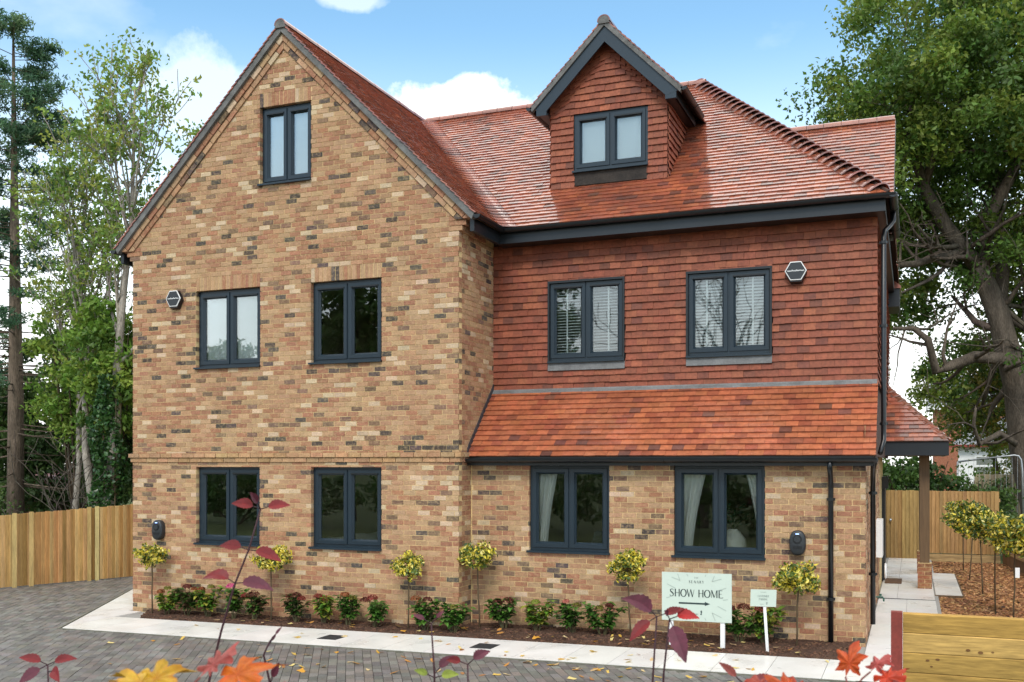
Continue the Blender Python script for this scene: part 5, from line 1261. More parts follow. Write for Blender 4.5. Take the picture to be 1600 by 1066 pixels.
RD = (0.24, 0.045, 0.035); DR = (0.13, 0.035, 0.025); OL = (0.18, 0.17, 0.03); PK = (0.75, 0.12, 0.30); RU = (0.30, 0.10, 0.04)
HY = [(1.0, -.33, .42, .19, 'hydrangea with bright green leaves nearest the left end of the bed', [(.05, .44, .06, OL), (-.10, .38, .06, RU)], GY), (1.38, -.30, .50, .20, 'hydrangea with a dark brown head right of the leftmost holly', [(.02, .47, .075, DR), (.15, .44, .05, RU)], GD),
      (1.80, -.30, .48, .18, 'pale green hydrangea under the left gable window', [(.08, .49, .06, OL), (-.12, .44, .06, RU)], GY), (2.32, -.36, .50, .19, 'hydrangea with one pink flower head', [(-.02, .52, .07, PK), (.10, .36, .05, OL)], GP),
      (2.72, -.36, .42, .21, 'dark leaved hydrangea right of the pink flower head', [(.06, .42, .09, DR), (-.12, .38, .07, RD)], GD), (3.48, -.32, .42, .18, 'hydrangea with deep red heads below the right gable window', [(-.12, .40, .06, RD), (.02, .42, .07, DR), (.13, .38, .06, RD)], GD),
      (3.95, -.30, .42, .18, 'hydrangea with rusty red heads right of the deep red one', [(-.06, .42, .07, RD), (.08, .39, .07, RU)], GY), (4.39, -.32, .46, .17, 'bushy green hydrangea with an olive head below the right gable window edge', [(.0, .47, .07, RU), (.12, .42, .06, OL)], GP),
      (4.86, -.36, .42, .19, 'green hydrangea with a brown head left of the third holly', [(.02, .44, .08, RD), (-.13, .40, .07, DR)], GP), (5.70, -.36, .46, .22, 'wide hydrangea with a rusty head in front of the gable corner', [(-.13, .45, .08, RU), (.04, .44, .07, DR)], GP),
      (6.16, -.36, .42, .22, 'green hydrangea right of the gable corner', [(.02, .36, .06, OL)], GP), (6.77, .08, .46, .20, 'hydrangea with two dark brown heads right of the corner holly', [(-.08, .40, .08, DR), (.09, .43, .08, DR)], GP),
      (7.27, .08, .42, .18, 'hydrangea with yellow green heads under the left main window', [(.0, .42, .07, (0.22, 0.27, 0.04))], GY), (7.82, .06, .44, .20, 'hydrangea with a pale pink tip under the left main window', [(-.08, .46, .05, (0.5, 0.16, 0.12)), (.06, .40, .06, OL)], GP),
      (8.25, .06, .44, .21, 'dark green hydrangea left of the fifth holly', [(-.04, .38, .06, OL), (.12, .42, .06, DR)], GP), (10.13, .06, .48, .22, 'hydrangea with dark red heads between the two signs', [(-.10, .46, .07, DR), (.06, .47, .08, DR)], GP),
      (10.46, .08, .50, .19, 'hydrangea with red and yellow heads behind the small sign', [(-.06, .46, .07, RD), (.08, .34, .07, (0.35, 0.36, 0.05)), (.10, .46, .06, OL)], GY)]
for i, (x, y, h, r, lab, heads, pal) in enumerate(HY): hydrangea((x, y, gz(x) + 0.02), h, r, lab, heads, pal, 200 + i)
R = random.Random(9); mm = MB()
for k in range(46): 
    a = R.uniform(0, 6.28); q = R.uniform(0, .28); big_leaf(mm, (q * math.cos(a), q * math.sin(a) * .6, 0.95 + R.uniform(-.12, .2)), (math.cos(a), math.sin(a), R.uniform(0, .8)), .09, .05, jit((0.05, 0.11, 0.05), .25, R), .5, R)
for k in range(6): mm.tube([(0, 0, .8), (R.uniform(-.25, .25), R.uniform(-.15, .15), 1.05)], .005, 5, (0.06, 0.07, 0.03))
mm.build('sprigs', M['leaf_gloss'], VASE, world=False)

# ---- trees
def grow_branch(mb, R, p, d, length, rad0, depth, tips, col, spread=0.6, up=0.12, nseg=5, kids=(2, 4), wig=0.18, ratio=0.62, minr=0.008, tw=6):
    p = Vector(p); d = Vector(d).normalized(); pts = [p.copy()]; rr = [rad0]; segs = []
    for k in range(nseg):
        d = (d + Vector((R.gauss(0, wig), R.gauss(0, wig), R.gauss(0, wig) + up * 0.5))).normalized(); p = p + d * (length / nseg); pts.append(p.copy()); rr.append(max(rad0 * (1 - 0.7 * (k + 1) / nseg), minr)); segs.append((p.copy(), d.copy(), rr[-1]))
    mb.tube(pts, rr, tw if depth > 1 else 4, jit(col, 0.15, R))
    tips.append((pts[-1], depth))
    if depth <= 0: return
    for k in range(R.randint(*kids)):
        q, dq, rq = R.choice(segs[1:]); a = Vector((R.gauss(0, 1), R.gauss(0, 1), R.gauss(0, 1) * 0.7 + up)).normalized()
        grow_branch(mb, R, q, (dq * (1 - spread) + a * spread).normalized(), length * ratio * R.uniform(0.75, 1.2), max(rq * 0.7, minr), depth - 1, tips, col, spread, up, max(3, nseg - 1), kids, wig, ratio, minr, tw)
def clump_leaves(name, centers, rads, per, size, pal, parent, seed, mat_='leaf', jitter=0.25, flat=0.7, aspect=0.55, world=True, updir=0.0):
    rg = np.random.default_rng(seed); Ps, Cs = [], []
    pal = np.array(pal)
    for c, r in zip(centers, rads):
        n = max(4, int(per * rg.uniform(0.6, 1.3))); Ps.append(np.array(c) + ball(rg, n, (r, r, r * flat), 0.55)); base = pal[rg.integers(0, len(pal))]
        Cs.append(base * (1 + rg.uniform(-jitter, jitter, (n, 1))) * (1 + rg.uniform(-0.1, 0.1, (n, 3))))
    P = np.concatenate(Ps); C_ = np.clip(np.concatenate(Cs), 0, 1)
    return leafmesh(name, P, rg.uniform(size * 0.6, size * 1.3, len(P)), C_, M[mat_], parent, seed, aspect=aspect, world=world, updir=updir)

# the big oak on the right
oak = empty('oak_tree', (15.7, 17.0, 0.0), 'large spreading oak with grey leaning trunk to the right of the house', 'tree')
R = random.Random(77); tr = MB(); tips = []; OC = (0.105, 0.085, 0.066)
limbs = [([(15.75, 17.0, -0.3), (15.45, 16.9, 0.9), (15.05, 16.74, 2.9), (14.88, 16.67, 4.6), (14.42, 16.5, 6.5), (13.9, 16.3, 7.9)], [0.62, 0.5, 0.45, 0.43, 0.36, 0.30]),
         ([(13.9, 16.3, 7.8), (13.1, 16.0, 8.9), (12.55, 15.6, 9.9), (12.2, 15.2, 11.2), (12.3, 15.0, 12.6)], [0.28, 0.23, 0.18, 0.12, 0.05]),
         ([(14.0, 16.3, 7.8), (14.2, 16.6, 9.2), (14.95, 17.0, 10.7), (15.3, 17.2, 12.6), (15.2, 17.2, 14.2)], [0.26, 0.21, 0.17, 0.10, 0.04]),
         ([(14.88, 16.67, 4.6), (14.6, 16.4, 5.3), (13.8, 16.1, 5.35), (13.2, 15.8, 5.1), (12.86, 15.7, 4.95), (12.66, 15.6, 5.8), (12.3, 15.4, 6.1), (11.8, 15.2, 6.1)], [0.27, 0.24, 0.20, 0.17, 0.15, 0.12, 0.09, 0.05]),
         ([(13.5, 16.1, 8.15), (12.9, 15.7, 8.05), (12.4, 15.3, 7.8), (11.9, 14.9, 7.72), (11.3, 14.6, 7.9)], [0.18, 0.15, 0.12, 0.09, 0.04]),
         ([(14.42, 16.5, 6.5), (14.6, 17.2, 8.2), (14.5, 17.9, 9.6), (14.3, 18.4, 11.4)], [0.26, 0.22, 0.16, 0.07]),
         ([(12.55, 15.6, 9.9), (12.9, 15.4, 11.0), (13.5, 15.3, 12.0), (13.6, 15.3, 13.4)], [0.15, 0.12, 0.09, 0.04]),
         ([(15.05, 16.74, 2.9), (14.4, 16.0, 3.3), (13.9, 15.6, 3.0), (13.75, 15.4, 3.5), (13.8, 15.2, 4.0)], [0.12, 0.10, 0.08, 0.06, 0.03]),
         ([(14.95, 16.9, 5.0), (16.2, 17.2, 7.0), (17.5, 17.5, 9.0), (18.6, 17.6, 11.0)], [0.28, 0.24, 0.18, 0.08])]
for pts, rr in limbs:
    rr = [x * 0.8 for x in rr]; tr.tube(pts, rr, 11, OC)
    for k in range(1, len(pts)):
        for q in range(3):
            a = Vector((R.gauss(0, 1), R.gauss(0, 0.8), R.gauss(0.25, 0.7)))
            b = Vector(pts[k - 1]).lerp(Vector(pts[k]), R.random())
            if (pts[0][2] < 0 and k < 4) or (pts[0][2] < 5 and pts[0][0] < 15.2 and q > 0): continue
            grow_branch(tr, R, b, a, R.uniform(1.2, 2.4), rr[k] * 0.38 + 0.012, 2, tips, OC, spread=0.55, up=0.1, kids=(2, 3))
tr.build('trunk', M['bark'], oak, smooth=True)
rg = np.random.default_rng(5)
cen = [tuple(t[0]) for t in tips if t[1] <= 1]; cen = [c for c in cen if c[2] > 10.2 or (c[2] > 4.4 and (c[1] > 17.2 or (R.random() < (0.16 if c[2] < 7.6 else 0.30) and c[1] > 14.9)))]
ext = ball(rg, 380, (5.7, 4.2, 5.6), 0.30) + np.array([14.9, 16.8, 11.6])
ext = [tuple(c) for c in ext if c[2] > 10.2 or (c[2] > 7.5 and c[1] > 17.8) or c[0] > 17 or (c[0] < 12.2 and c[2] > 8.9)]
inner = ball(rg, 70, (3.6, 3, 3.0), 0.5) + np.array([15.2, 16.8, 13.2])
bh = [(rg.uniform(11.2, 18.0), rg.uniform(18.2, 20.2), rg.uniform(5.6, 10.6)) for _ in range(70)]; bh = [c for c in bh if not (c[0] < 12.9 and c[2] < 6.6)]
allc = bh + [c for i, c in enumerate(cen) if c[2] < 10.2 or i % 2] + ext + [tuple(c) for c in inner]
clump_leaves('crown', allc, rg.uniform(0.45, 0.95, len(allc)), 190, 0.15, [(0.09, 0.175, 0.03), (0.12, 0.205, 0.034), (0.155, 0.235, 0.036), (0.21, 0.28, 0.045), (0.08, 0.15, 0.03), (0.175, 0.24, 0.04)], oak, 6)
print('oak clumps', len(allc))
# low yellow-green maple behind the fence
def simple_tree(name, loc, h, label, cat, group, pal, seed, crown, trunk_r=0.12, clumps=60, per=90, size=0.16, lean=(0, 0), low=0.35, bark=(0.10, 0.08, 0.06), cr=(0.5, 0.9), depth=2, first=0.3, spread=0.55, up=0.25):
    t = empty(name, loc, label, cat, group); R = random.Random(seed); rg = np.random.default_rng(seed); tr = MB(); tips = []
    pts = [Vector((lean[0] * (k / 6) ** 1.3 + R.gauss(0, h * 0.006), lean[1] * k / 6 + R.gauss(0, h * 0.006), h * 0.92 * k / 6)) for k in range(7)]; pts[0] = Vector((0, 0, -0.3))
    rr = [trunk_r * (1 - 0.85 * k / 6) for k in range(7)]; tr.tube(pts, rr, 9, bark)
    for k in range(16):
        f = R.uniform(first, 0.98); i = min(int(f * 6), 5); b = pts[i].lerp(pts[i + 1], f * 6 - i); a = R.uniform(0, 6.28)
        grow_branch(tr, R, b, (math.cos(a), math.sin(a), R.uniform(0.1, 0.9)), crown[0] * R.uniform(0.6, 1.1) * (1.15 - f * 0.6), rr[i] * 0.4 + 0.008, depth, tips, bark, spread=spread, up=up)
    tr.build('trunk', M['bark'], t, world=False, smooth=True)
    tp = [tuple(q[0]) for q in tips if q[0].z > h * low]; R.shuffle(tp)
    if crown[2] > 0:
        ex = ball(rg, clumps, crown, 0.4) + np.array([lean[0] * 0.7, lean[1] * 0.7, h - crown[2]]); tp = tp[:clumps] + [tuple(c) for c in ex]
    else: tp = tp[:clumps * 3]
    clump_leaves('crown', tp, rg.uniform(cr[0], cr[1], len(tp)), per, size, pal, t, seed, world=False)
    return t
MG2 = [(0.15, 0.27, 0.04), (0.20, 0.33, 0.05), (0.26, 0.36, 0.06), (0.10, 0.19, 0.033)]
YG = [(0.16, 0.21, 0.03), (0.11, 0.17, 0.025), (0.20, 0.24, 0.035), (0.075, 0.13, 0.02), (0.24, 0.20, 0.03)]
DG = [(0.05, 0.10, 0.027), (0.07, 0.13, 0.032), (0.09, 0.155, 0.036)]; MG = [(0.06, 0.12, 0.022), (0.08, 0.15, 0.028), (0.11, 0.18, 0.03)]
simple_tree('maple_tree', (14.6, 20.5, 0.2), 5.6, 'low yellow green tree below the oak limb behind the fence', 'tree', None, YG, 31, (1.7, 1.5, 1.4), 0.10, 60, 75, 0.15, low=0.52, first=0.5)
simple_tree('maple_tree', (17.2, 22.0, 0.2), 6.2, 'yellow green tree at the right edge below the oak', 'tree', None, YG, 32, (2.0, 1.6, 1.5), 0.12, 55, 70, 0.16, low=0.5, first=0.5)
def bush(name, loc, r, h, label, pal, seed, n=3200, size=0.12, cat='shrub', low=0.0):
    t = empty(name, loc, label, cat); rg = np.random.default_rng(seed); R = random.Random(seed); mm = MB()
    for k in range(8): a = R.uniform(0, 6.28); mm.tube([(0, 0, -0.2), (r[0] * 0.4 * math.cos(a), r[1] * 0.4 * math.sin(a), h * 0.5), (r[0] * 0.7 * math.cos(a), r[1] * 0.7 * math.sin(a), h * 0.85)], [0.04, 0.025, 0.008], 5, (0.08, 0.06, 0.04))
    mm.build('stems', M['bark'], t, world=False); nc = int(60 + 45 * max(r[0] - 1, 0))
    cl = ball(rg, nc, (r[0], r[1], h * 0.5), 0.4) + np.array([0, 0, h * 0.5]); cl[:, 2] = h * low + np.maximum(cl[:, 2], 0.1) * (1 - low)
    clump_leaves('foliage', cl, rg.uniform(0.32, 0.62, nc) * (r[1] ** 0.3), n / nc, size, pal, t, seed, world=False)
bush('laurel_shrub', (12.35, 15.2, 0.1), (1.3, 0.9), 2.9, 'dense green laurel behind the gate', [(0.05, 0.11, 0.02), (0.07, 0.14, 0.025), (0.04, 0.085, 0.02)], 41, 5200, 0.15)
bush('young_maple', (15.0, 19.6, 0.4), (0.9, 0.6), 3.4, 'yellow green young maple in front of the white house', YG, 44, 1500, 0.14)
bush('laurel_shrub', (13.9, 15.6, 0.1), (0.9, 0.8), 2.3, 'dark evergreen shrub behind the fence right of the gate', DG, 42, 3400, 0.13)
bush('ivy_clump', (14.55, 17.5, 0.9), (0.28, 0.2), 1.2, 'ivy clump hanging over the weathered boundary fence', DG, 43, 700, 0.10, 'ivy')

# left hand trees
CF = [(0.075, 0.165, 0.085), (0.10, 0.20, 0.10), (0.06, 0.135, 0.07), (0.14, 0.23, 0.10)]
def conifer(loc, h, r, label, seed):
    t = empty('conifer', loc, label, 'tree'); R = random.Random(seed); rg = np.random.default_rng(seed); tr = MB(); cl = []; bark = (0.15, 0.115, 0.085)
    tr.tube([(0, 0, -0.3), (0.02, 0, h * 0.3), (-0.03, 0.0, h * 0.6), (-0.08, 0, h)], [0.24, 0.20, 0.12, 0.02], 10, bark)
    for k in range(150):
        f = R.uniform(0.12, 0.99); z = h * f; a = R.uniform(0, 6.28); L_ = r * (1.1 - f) ** 0.6 * R.uniform(0.45, 1.1) + 0.25; droop = -0.15 + 0.5 * f
        d = Vector((math.cos(a), math.sin(a), droop)); p = Vector((-0.05 * f, 0, z)); q = p + d * L_
        tr.tube([p, p.lerp(q, 0.5) + Vector((0, 0, -0.06)), q], [0.028 * (1.1 - f) + 0.006, 0.012, 0.005], 5, bark)
        if f > 0.50 or (f > 0.30 and R.random() < 0.3):
            for s_ in (0.45, 0.6, 0.75, 0.9, 1.02): cl.append(tuple(p.lerp(q, s_) + Vector((R.gauss(0, .12), R.gauss(0, .12), R.gauss(0, .08)))))
    tr.build('trunk', M['bark'], t, world=False, smooth=True)
    clump_leaves('needles', cl, rg.uniform(0.2, 0.42, len(cl)), 55, 0.16, CF, t, seed, flat=0.5, aspect=0.22, world=False)
conifer((-10.95, 7.45, 0.0), 15.0, 2.6, 'tall conifer with a bare lower trunk at the left edge', 51)
BK = (0.22, 0.195, 0.165)
def airy(loc, h, lean, label, seed, pal, n_limbs, crown_r, per, size, trunk_r, first=0.35, clean=False):
    t = empty('ash_tree', loc, label, 'tree', 'slender trees behind the left fence'); R = random.Random(seed); rg = np.random.default_rng(seed); tr = MB(); tips = []
    pts = [Vector((lean[0] * (k / 7) + R.gauss(0, 0.06), lean[1] * (k / 7) + R.gauss(0, 0.05), h * 0.95 * k / 7)) for k in range(8)]; pts[0] = Vector((0, 0, -0.3)); rr = [trunk_r * (1 - 0.9 * k / 7) for k in range(8)]
    tr.tube(pts, rr, 9, BK)
    for k in range(n_limbs):
        f = R.uniform(first, 0.97); i = min(int(f * 7), 6); b = pts[i].lerp(pts[i + 1], f * 7 - i); a = R.uniform(0, 6.28)
        grow_branch(tr, R, b, (math.cos(a) * 0.8, math.sin(a) * 0.5, R.uniform(0.6, 1.3)), crown_r * R.uniform(0.7, 1.3), rr[i] * 0.42 + 0.008, 2, tips, BK, spread=0.42, up=0.35, wig=0.14, kids=(2, 4))
    tr.build('trunk', M['bark'], t, world=False, smooth=True)
    tp = [tuple(q[0]) for q in tips if R.random() < 0.9]
    clump_leaves('crown', tp, rg.uniform(0.22, 0.5, len(tp)), per, size, pal, t, seed, world=False)
    return t
LG = [(0.19, 0.30, 0.06), (0.25, 0.36, 0.07), (0.14, 0.24, 0.05), (0.31, 0.36, 0.07)]; BK = (0.30, 0.27, 0.23)
airy((-5.65, 5.3, 0), 12.0, (0.75, 0.2), 'slender pale barked tree with thin leaves nearest the gable', 61, LG, 19, 1.9, 19, 0.13, 0.17, 0.42)
airy((-6.6, 5.95, 0), 10.2, (-0.8, 0), 'slender multi-branched tree between the conifer and gable', 62, LG, 19, 1.9, 19, 0.13, 0.13, 0.38)
airy((-8.0, 6.6, 0), 9.2, (0.3, 0), 'thin tree just right of the conifer trunk', 63, LG, 14, 1.7, 22, 0.13, 0.10, 0.35)
airy((-5.0, 7.2, 0), 8.6, (0.2, 0), 'thin leafy tree partly hidden by the gable verge', 64, LG, 14, 1.6, 24, 0.13, 0.10, 0.3)
# ivy clad trunk
t = empty('ivy', (-5.62, 5.24, 0), 'dense dark ivy climbing the trunk behind the left fence', 'ivy'); rg = np.random.default_rng(8); n = 2600
zz = rg.uniform(0.8, 4.6, n); aa = rg.uniform(0, 6.28, n); r_ = 0.30 + 0.10 * np.sin(zz * 3 + aa) + rg.uniform(-0.06, 0.08, n); r_ *= np.where(zz > 3.6, 0.75, 1)
P = np.stack([0.02 * zz + r_ * np.cos(aa), r_ * np.sin(aa), zz], 1); leafmesh('ivy_leaves', P, rg.uniform(0.08, 0.14, n), tint(rg, n, [(0.025, 0.075, 0.02), (0.035, 0.10, 0.025), (0.05, 0.12, 0.03)]), M['leaf_gloss'], t, 8, aspect=0.9, world=False)
mm = MB(); mm.tube([(0.28, 0, 0), (0.3, 0, 2.3), (0.34, 0, 4.6)], [0.02, 0.016, 0.006], 5, (0.1, 0.08, 0.05)); mm.build('ivy_stem', M['bark'], t, world=False)
# understory and dark evergreens behind the left fence
bush('yew_tree', (-7.0, 8.8, 0), (3.0, 1.6), 6.6, 'dark evergreen mass in shade behind the left fence', DG, 71, 20000, 0.17, 'tree')
bush('yew_tree', (-11.8, 10.2, 0), (3.0, 1.6), 6.6, 'dark evergreen behind the conifer at the left edge', DG, 72, 20000, 0.18, 'tree')
bush('yew_tree', (-3.9, 8.4, 0), (1.8, 1.4), 6.2, 'dark evergreen beside the back corner of the gable', DG, 73, 13000, 0.17, 'tree')
bush('hazel_shrub', (-6.0, 5.7, 0.1), (1.3, 0.6), 6.6, 'mid green leafy shrub around the slender trunks', MG2, 74, 7000, 0.15, low=0.42)
bush('hazel_shrub', (-8.2, 7.0, 0.1), (1.5, 0.8), 7.0, 'bright green leafy shrub right of the conifer trunk', MG2, 75, 8000, 0.15, low=0.36)
bush('hazel_shrub', (-4.4, 6.3, 0.3), (0.8, 0.6), 7.0, 'yellow tinged leafy shrub against the left gable corner', [(0.10, 0.18, 0.03), (0.16, 0.24, 0.035), (0.34, 0.28, 0.04)], 76, 3400, 0.14)
bush('yew_tree', (-14.6, 9.0, 0), (2.4, 1.4), 5.8, 'dark evergreen at the very left edge beyond the shed', DG, 78, 12000, 0.18, 'tree')
bush('holly_shrub', (-10.2, 5.9, 0.2), (0.8, 0.5), 1.8, 'low dark shrub at the foot of the conifer', DG, 77, 1400, 0.11)
# bare scrub in front of the dark evergreens
t = empty('bare_scrub', (-6.8, 5.7, 0), 'tangle of bare grey twigs rising above the left fence', 'shrub'); R = random.Random(15); mm = MB(); tips = []
for k in range(6): grow_branch(mm, R, (R.uniform(-.6, .6), R.uniform(-.3, .3), 0), (R.uniform(-.6, .6), R.uniform(-.3, .3), 1), R.uniform(1.8, 3.0), 0.016, 2, tips, (0.10, 0.085, 0.07), spread=0.5, up=0.05, kids=(2, 4))
mm.build('twigs', M['bark'], t, world=False)

# trees across the lane behind the camera: the windows mirror them
simple_tree('lane_tree', (-12.0, -27.0, 0), 13.0, 'broad tree across the lane mirrored in the upper gable window', 'tree', 'trees across the lane', MG, 91, (2.4, 2.0, 5.0), 0.3, 110, 70, 0.3, low=0.2)
simple_tree('lane_tree', (-19.5, -27.0, 0), 7.9, 'shorter tree across the lane farther along', 'tree', 'trees across the lane', MG, 92, (2.4, 2.0, 2.6), 0.25, 60, 50, 0.3, low=0.2)
simple_tree('lane_tree', (-2.9, -27.0, 0), 12.0, 'narrow tree across the lane mirrored left of the blinds', 'tree', 'trees across the lane', MG, 93, (1.2, 1.2, 5.0), 0.22, 60, 60, 0.28, low=0.2)
t = empty('bare_tree', (4.6, -25.0, 0), 'bare branched tree across the lane mirrored in the upper windows', 'tree'); R = random.Random(33); mm = MB(); tips = []
mm.tube([(0, 0, -0.3), (0.1, 0, 3), (0.2, 0, 5.5)], [0.24, 0.2, 0.15], 9, (0.08, 0.07, 0.06))
for k in range(13): grow_branch(mm, R, (0.15, 0, R.uniform(3, 5.5)), (R.gauss(0, .8), R.gauss(0, .4), R.uniform(.4, 1.2)), R.uniform(3.2, 4.8), 0.10, 3, tips, (0.07, 0.06, 0.05), spread=0.45, up=0.15, kids=(2, 4), minr=0.015)
mm.build('branches', M['bark'], t, world=False)
for i, (x, lab) in enumerate(((-15, 'clipped hedge across the lane, left stretch'), (-3, 'clipped hedge across the lane, middle stretch'), (9, 'clipped hedge across the lane, right stretch'))):
    bush('lane_hedge', (x, -22.5, 0), (6.5, 0.9), 2.6, lab, DG, 95 + i, 5000, 0.26, 'hedge')

# ------------------------------------------------------------------ far houses on the right
fh = empty('far_house', (17.2, 37.5, 0.4), 'distant white house with grey slate roof beyond the fence', 'house', rz=rad(-12))
mm = MB(); mm.box(-3.0, 4.5, 0, 5, 0, 3.0); mm.build('wall', M['white_paint'], fh, world=False)
mm = MB(); mm.prism([(-3.3, -0.3, 2.95), (4.8, -0.3, 2.95), (4.8, 2.5, 4.3), (-2.4, 2.5, 4.3)], [(-3.3, -0.3, 2.85), (4.8, -0.3, 2.85), (4.8, 2.5, 4.2), (-2.4, 2.5, 4.2)]); mm.build('roof', M['slate'], fh, world=False)
for x0 in (-2.3, -0.9, 0.4, 1.7):
    mm = MB(); mm.box(x0, x0 + 1.05, -0.06, -0.01, 1.0, 2.5); w_ = mm.build('window', M['white_pvc'], fh, world=False); mm = MB(); mm.box(x0 + .1, x0 + .95, -0.075, -0.062, 1.1, 1.95); mm.box(x0 + .1, x0 + .95, -0.075, -0.062, 2.05, 2.4); mm.build('pane', M['glass'], w_, world=False)
mm = MB(); mm.box(-3.35, 4.85, -0.42, -0.30, 2.86, 2.98); mm.build('gutter', M['red_steel'], fh, world=False)
fh2 = empty('brick_house', (18.5, 52, 0.4), 'distant red brick house roof glimpsed through the trees', 'house')
mm = MB(); mm.box(-5, 6, 0, 6, 0, 5.6, (0.28, 0.10, 0.06)); mm.build('wall', M['brick'], fh2, world=False)
mm = MB(); mm.prism([(-5.4, -0.4, 5.5), (-5.4, 6.4, 5.5), (-5.4, 3, 7.6)], [(6.4, -0.4, 5.5), (6.4, 6.4, 5.5), (6.4, 3, 7.6)]); mm.build('roof', M['slate'], fh2, world=False)
mm = MB(); mm.box(-5.4, 6.4, -0.46, -0.40, 5.3, 5.55); mm.build('fascia', M['white_paint'], fh2, world=False)
for x0 in (-3.5, -0.5, 2.5):
    mm = MB(); mm.box(x0, x0 + 1.2, -0.06, -0.01, 3.4, 4.7); w_ = mm.build('window', M['white_pvc'], fh2, world=False); mm = MB(); mm.box(x0 + .1, x0 + 1.1, -0.075, -0.062, 3.5, 4.6); mm.build('pane', M['glass'], w_, world=False)
sh = empty('garden_shed', (-13.2, 10.2, 0), 'small brown shed glimpsed behind the conifer trunk', 'shed'); mm = MB(); mm.box(-1.2, 1.2, 0, 2, 0, 1.9, (0.2, 0.13, 0.08)); mm.build('wall', M['timber'], sh, world=False)
mm = MB(); mm.prism([(-1.35, -0.15, 1.88), (1.35, -0.15, 1.88), (1.35, -0.15, 2.0), (-1.35, -0.15, 2.0)], [(-1.35, 2.1, 2.1), (1.35, 2.1, 2.1), (1.35, 2.1, 2.22), (-1.35, 2.1, 2.22)]); mm.build('roof', M['red_steel'], sh, world=False)

# ------------------------------------------------------------------ foreground shrubs close to the camera
Rt, Ut = Vector((math.cos(YAW), math.sin(YAW), 0)), Vector((0, 0, 1)); Ft = Vector((-math.sin(YAW), math.cos(YAW), 0))
def stem_plant(name, base, stem, leaves, label, rad_=0.0062, scol=(0.045, 0.014, 0.02)):
    """stem: points; leaves: (index along stem, sideways, forward, up, length, width, colour, droop)"""
    t = empty(name, base, label, 'shrub'); mm = MB(); pts = [Vector(p) - Vector(base) for p in stem]; mm.tube(pts, [rad_ * (1 - 0.45 * k / (len(pts) - 1)) for k in range(len(pts))], 8, scol); mm.build('stem', M['stem'], t, world=False, smooth=True)
    for (k, a, b, c, ln, wd_, col, dr) in leaves:
        i = min(int(k), len(pts) - 2); p = pts[i].lerp(pts[i + 1], k - i); d = Rt * a + Ft * b + Ut * c; mm = MB()
        d.normalize(); q = p + d * 0.035; mm.tube([p, q], 0.0025, 5, scol); n0 = len(mm.v)
        big_leaf(mm, q, d, ln * 0.86, wd_ * 0.95, jit(col, 0.08), dr, seg=14, ref=Ut * 0.55 - Ft * 0.8 + Rt * RND.uniform(-.25, .25)); mm.build('leaf', M['fg_leaf'], t, world=False)
CR, CP, CO, CY, CG = (0.17, 0.012, 0.014), (0.12, 0.028, 0.045), (0.55, 0.13, 0.008), (0.50, 0.27, 0.012), (0.22, 0.27, 0.04)
stem_plant('red_leaved_shrub', (9.5, -10.02, gz(9.5)), [(9.5, -10.02, gz(9.5)), (9.52, -10.01, 1.2), (9.535, -10.0, 1.59), (9.585, -9.985, 1.80), (9.64, -9.965, 2.0), (9.69, -9.94, 2.14), (9.735, -9.92, 2.31)],
    [(6, -0.9, -.2, .35, .10, .055, CR, .5), (6, .95, -.1, .25, .11, .055, CR, .4), (6, -.2, -.5, .6, .08, .04, CP, .3), (5, -.95, -.1, .3, .10, .055, CR, .5), (5, .9, -.3, -.1, .15, .06, CR, .5), (4, -.9, .1, .55, .15, .065, CR, 1.4), (4, .9, -.2, .1, .17, .065, CP, .7)],
    'tall dark stem with red leaves rising in front of the gable')
stem_plant('red_leaved_shrub', (8.68, -10.02, gz(8.7)), [(8.68, -10.02, gz(8.7)), (8.68, -10.02, 1.3), (8.675, -10.03, 1.6)],
    [(2, -.95, 0, .45, .115, .05, CR, .6), (2, .95, 0, .4, .12, .05, CR, .6), (2, -.8, -.3, -.45, .12, .06, CP, .3), (1.9, .5, -.4, .1, .10, .06, CR, 1.6)], 'small red four leaved sprig at the lower left corner')
stem_plant('red_leaved_shrub', (9.78, -9.91, gz(9.8)), [(9.78, -9.91, gz(9.8)), (9.78, -9.91, 1.3), (9.775, -9.91, 1.58), (9.75, -9.92, 1.70), (9.775, -9.91, 1.76)], [(4, .6, 0, .7, .05, .015, CP, 0), (2, .4, -.3, .9, .09, .035, CP, .2), (3.5, .5, .2, .8, .04, .015, CP, .1)], 'short bare dark stem with a purple tip beside the orange leaves')
stem_plant('red_leaved_shrub', (10.41, -9.65, gz(10.4)), [(10.41, -9.65, gz(10.4)), (10.41, -9.65, 1.3), (10.41, -9.65, 1.62), (10.4, -9.66, 1.83)], [(3, -.8, 0, .5, .06, .025, CP, .4), (3, .6, 0, .7, .05, .02, CP, .4), (1.95, .9, -.3, .3, .09, .045, CG, .4), (1.95, -.9, -.3, .5, .07, .035, CG, .3), (2.0, .7, .2, .8, .09, .045, CP, .5)], 'thin dark stem with green lower leaves in front of the path')
stem_plant('red_leaved_shrub', (10.56, -9.60, gz(10.5)), [(10.56, -9.6, gz(10.5)), (10.545, -9.6, 1.3), (10.54, -9.6, 1.66)], [(2, .8, 0, .7, .09, .05, CP, .7), (2, -.7, -.2, .3, .07, .04, CR, .5)], 'short maroon leaved sprig right of the thin dark stem')
stem_plant('red_leaved_shrub', (11.22, -9.33, gz(11.2)), [(11.22, -9.33, gz(11.2)), (11.245, -9.33, 1.3), (11.262, -9.32, 1.62), (11.275, -9.31, 1.86)], [(3, -.75, -.2, .75, .17, .085, CP, .9), (3, -.85, -.2, -.5, .14, .06, CR, .6), (3, .9, -.1, .35, .10, .04, CR, .2)], 'left of two dark stems with purple leaves before the show home sign')
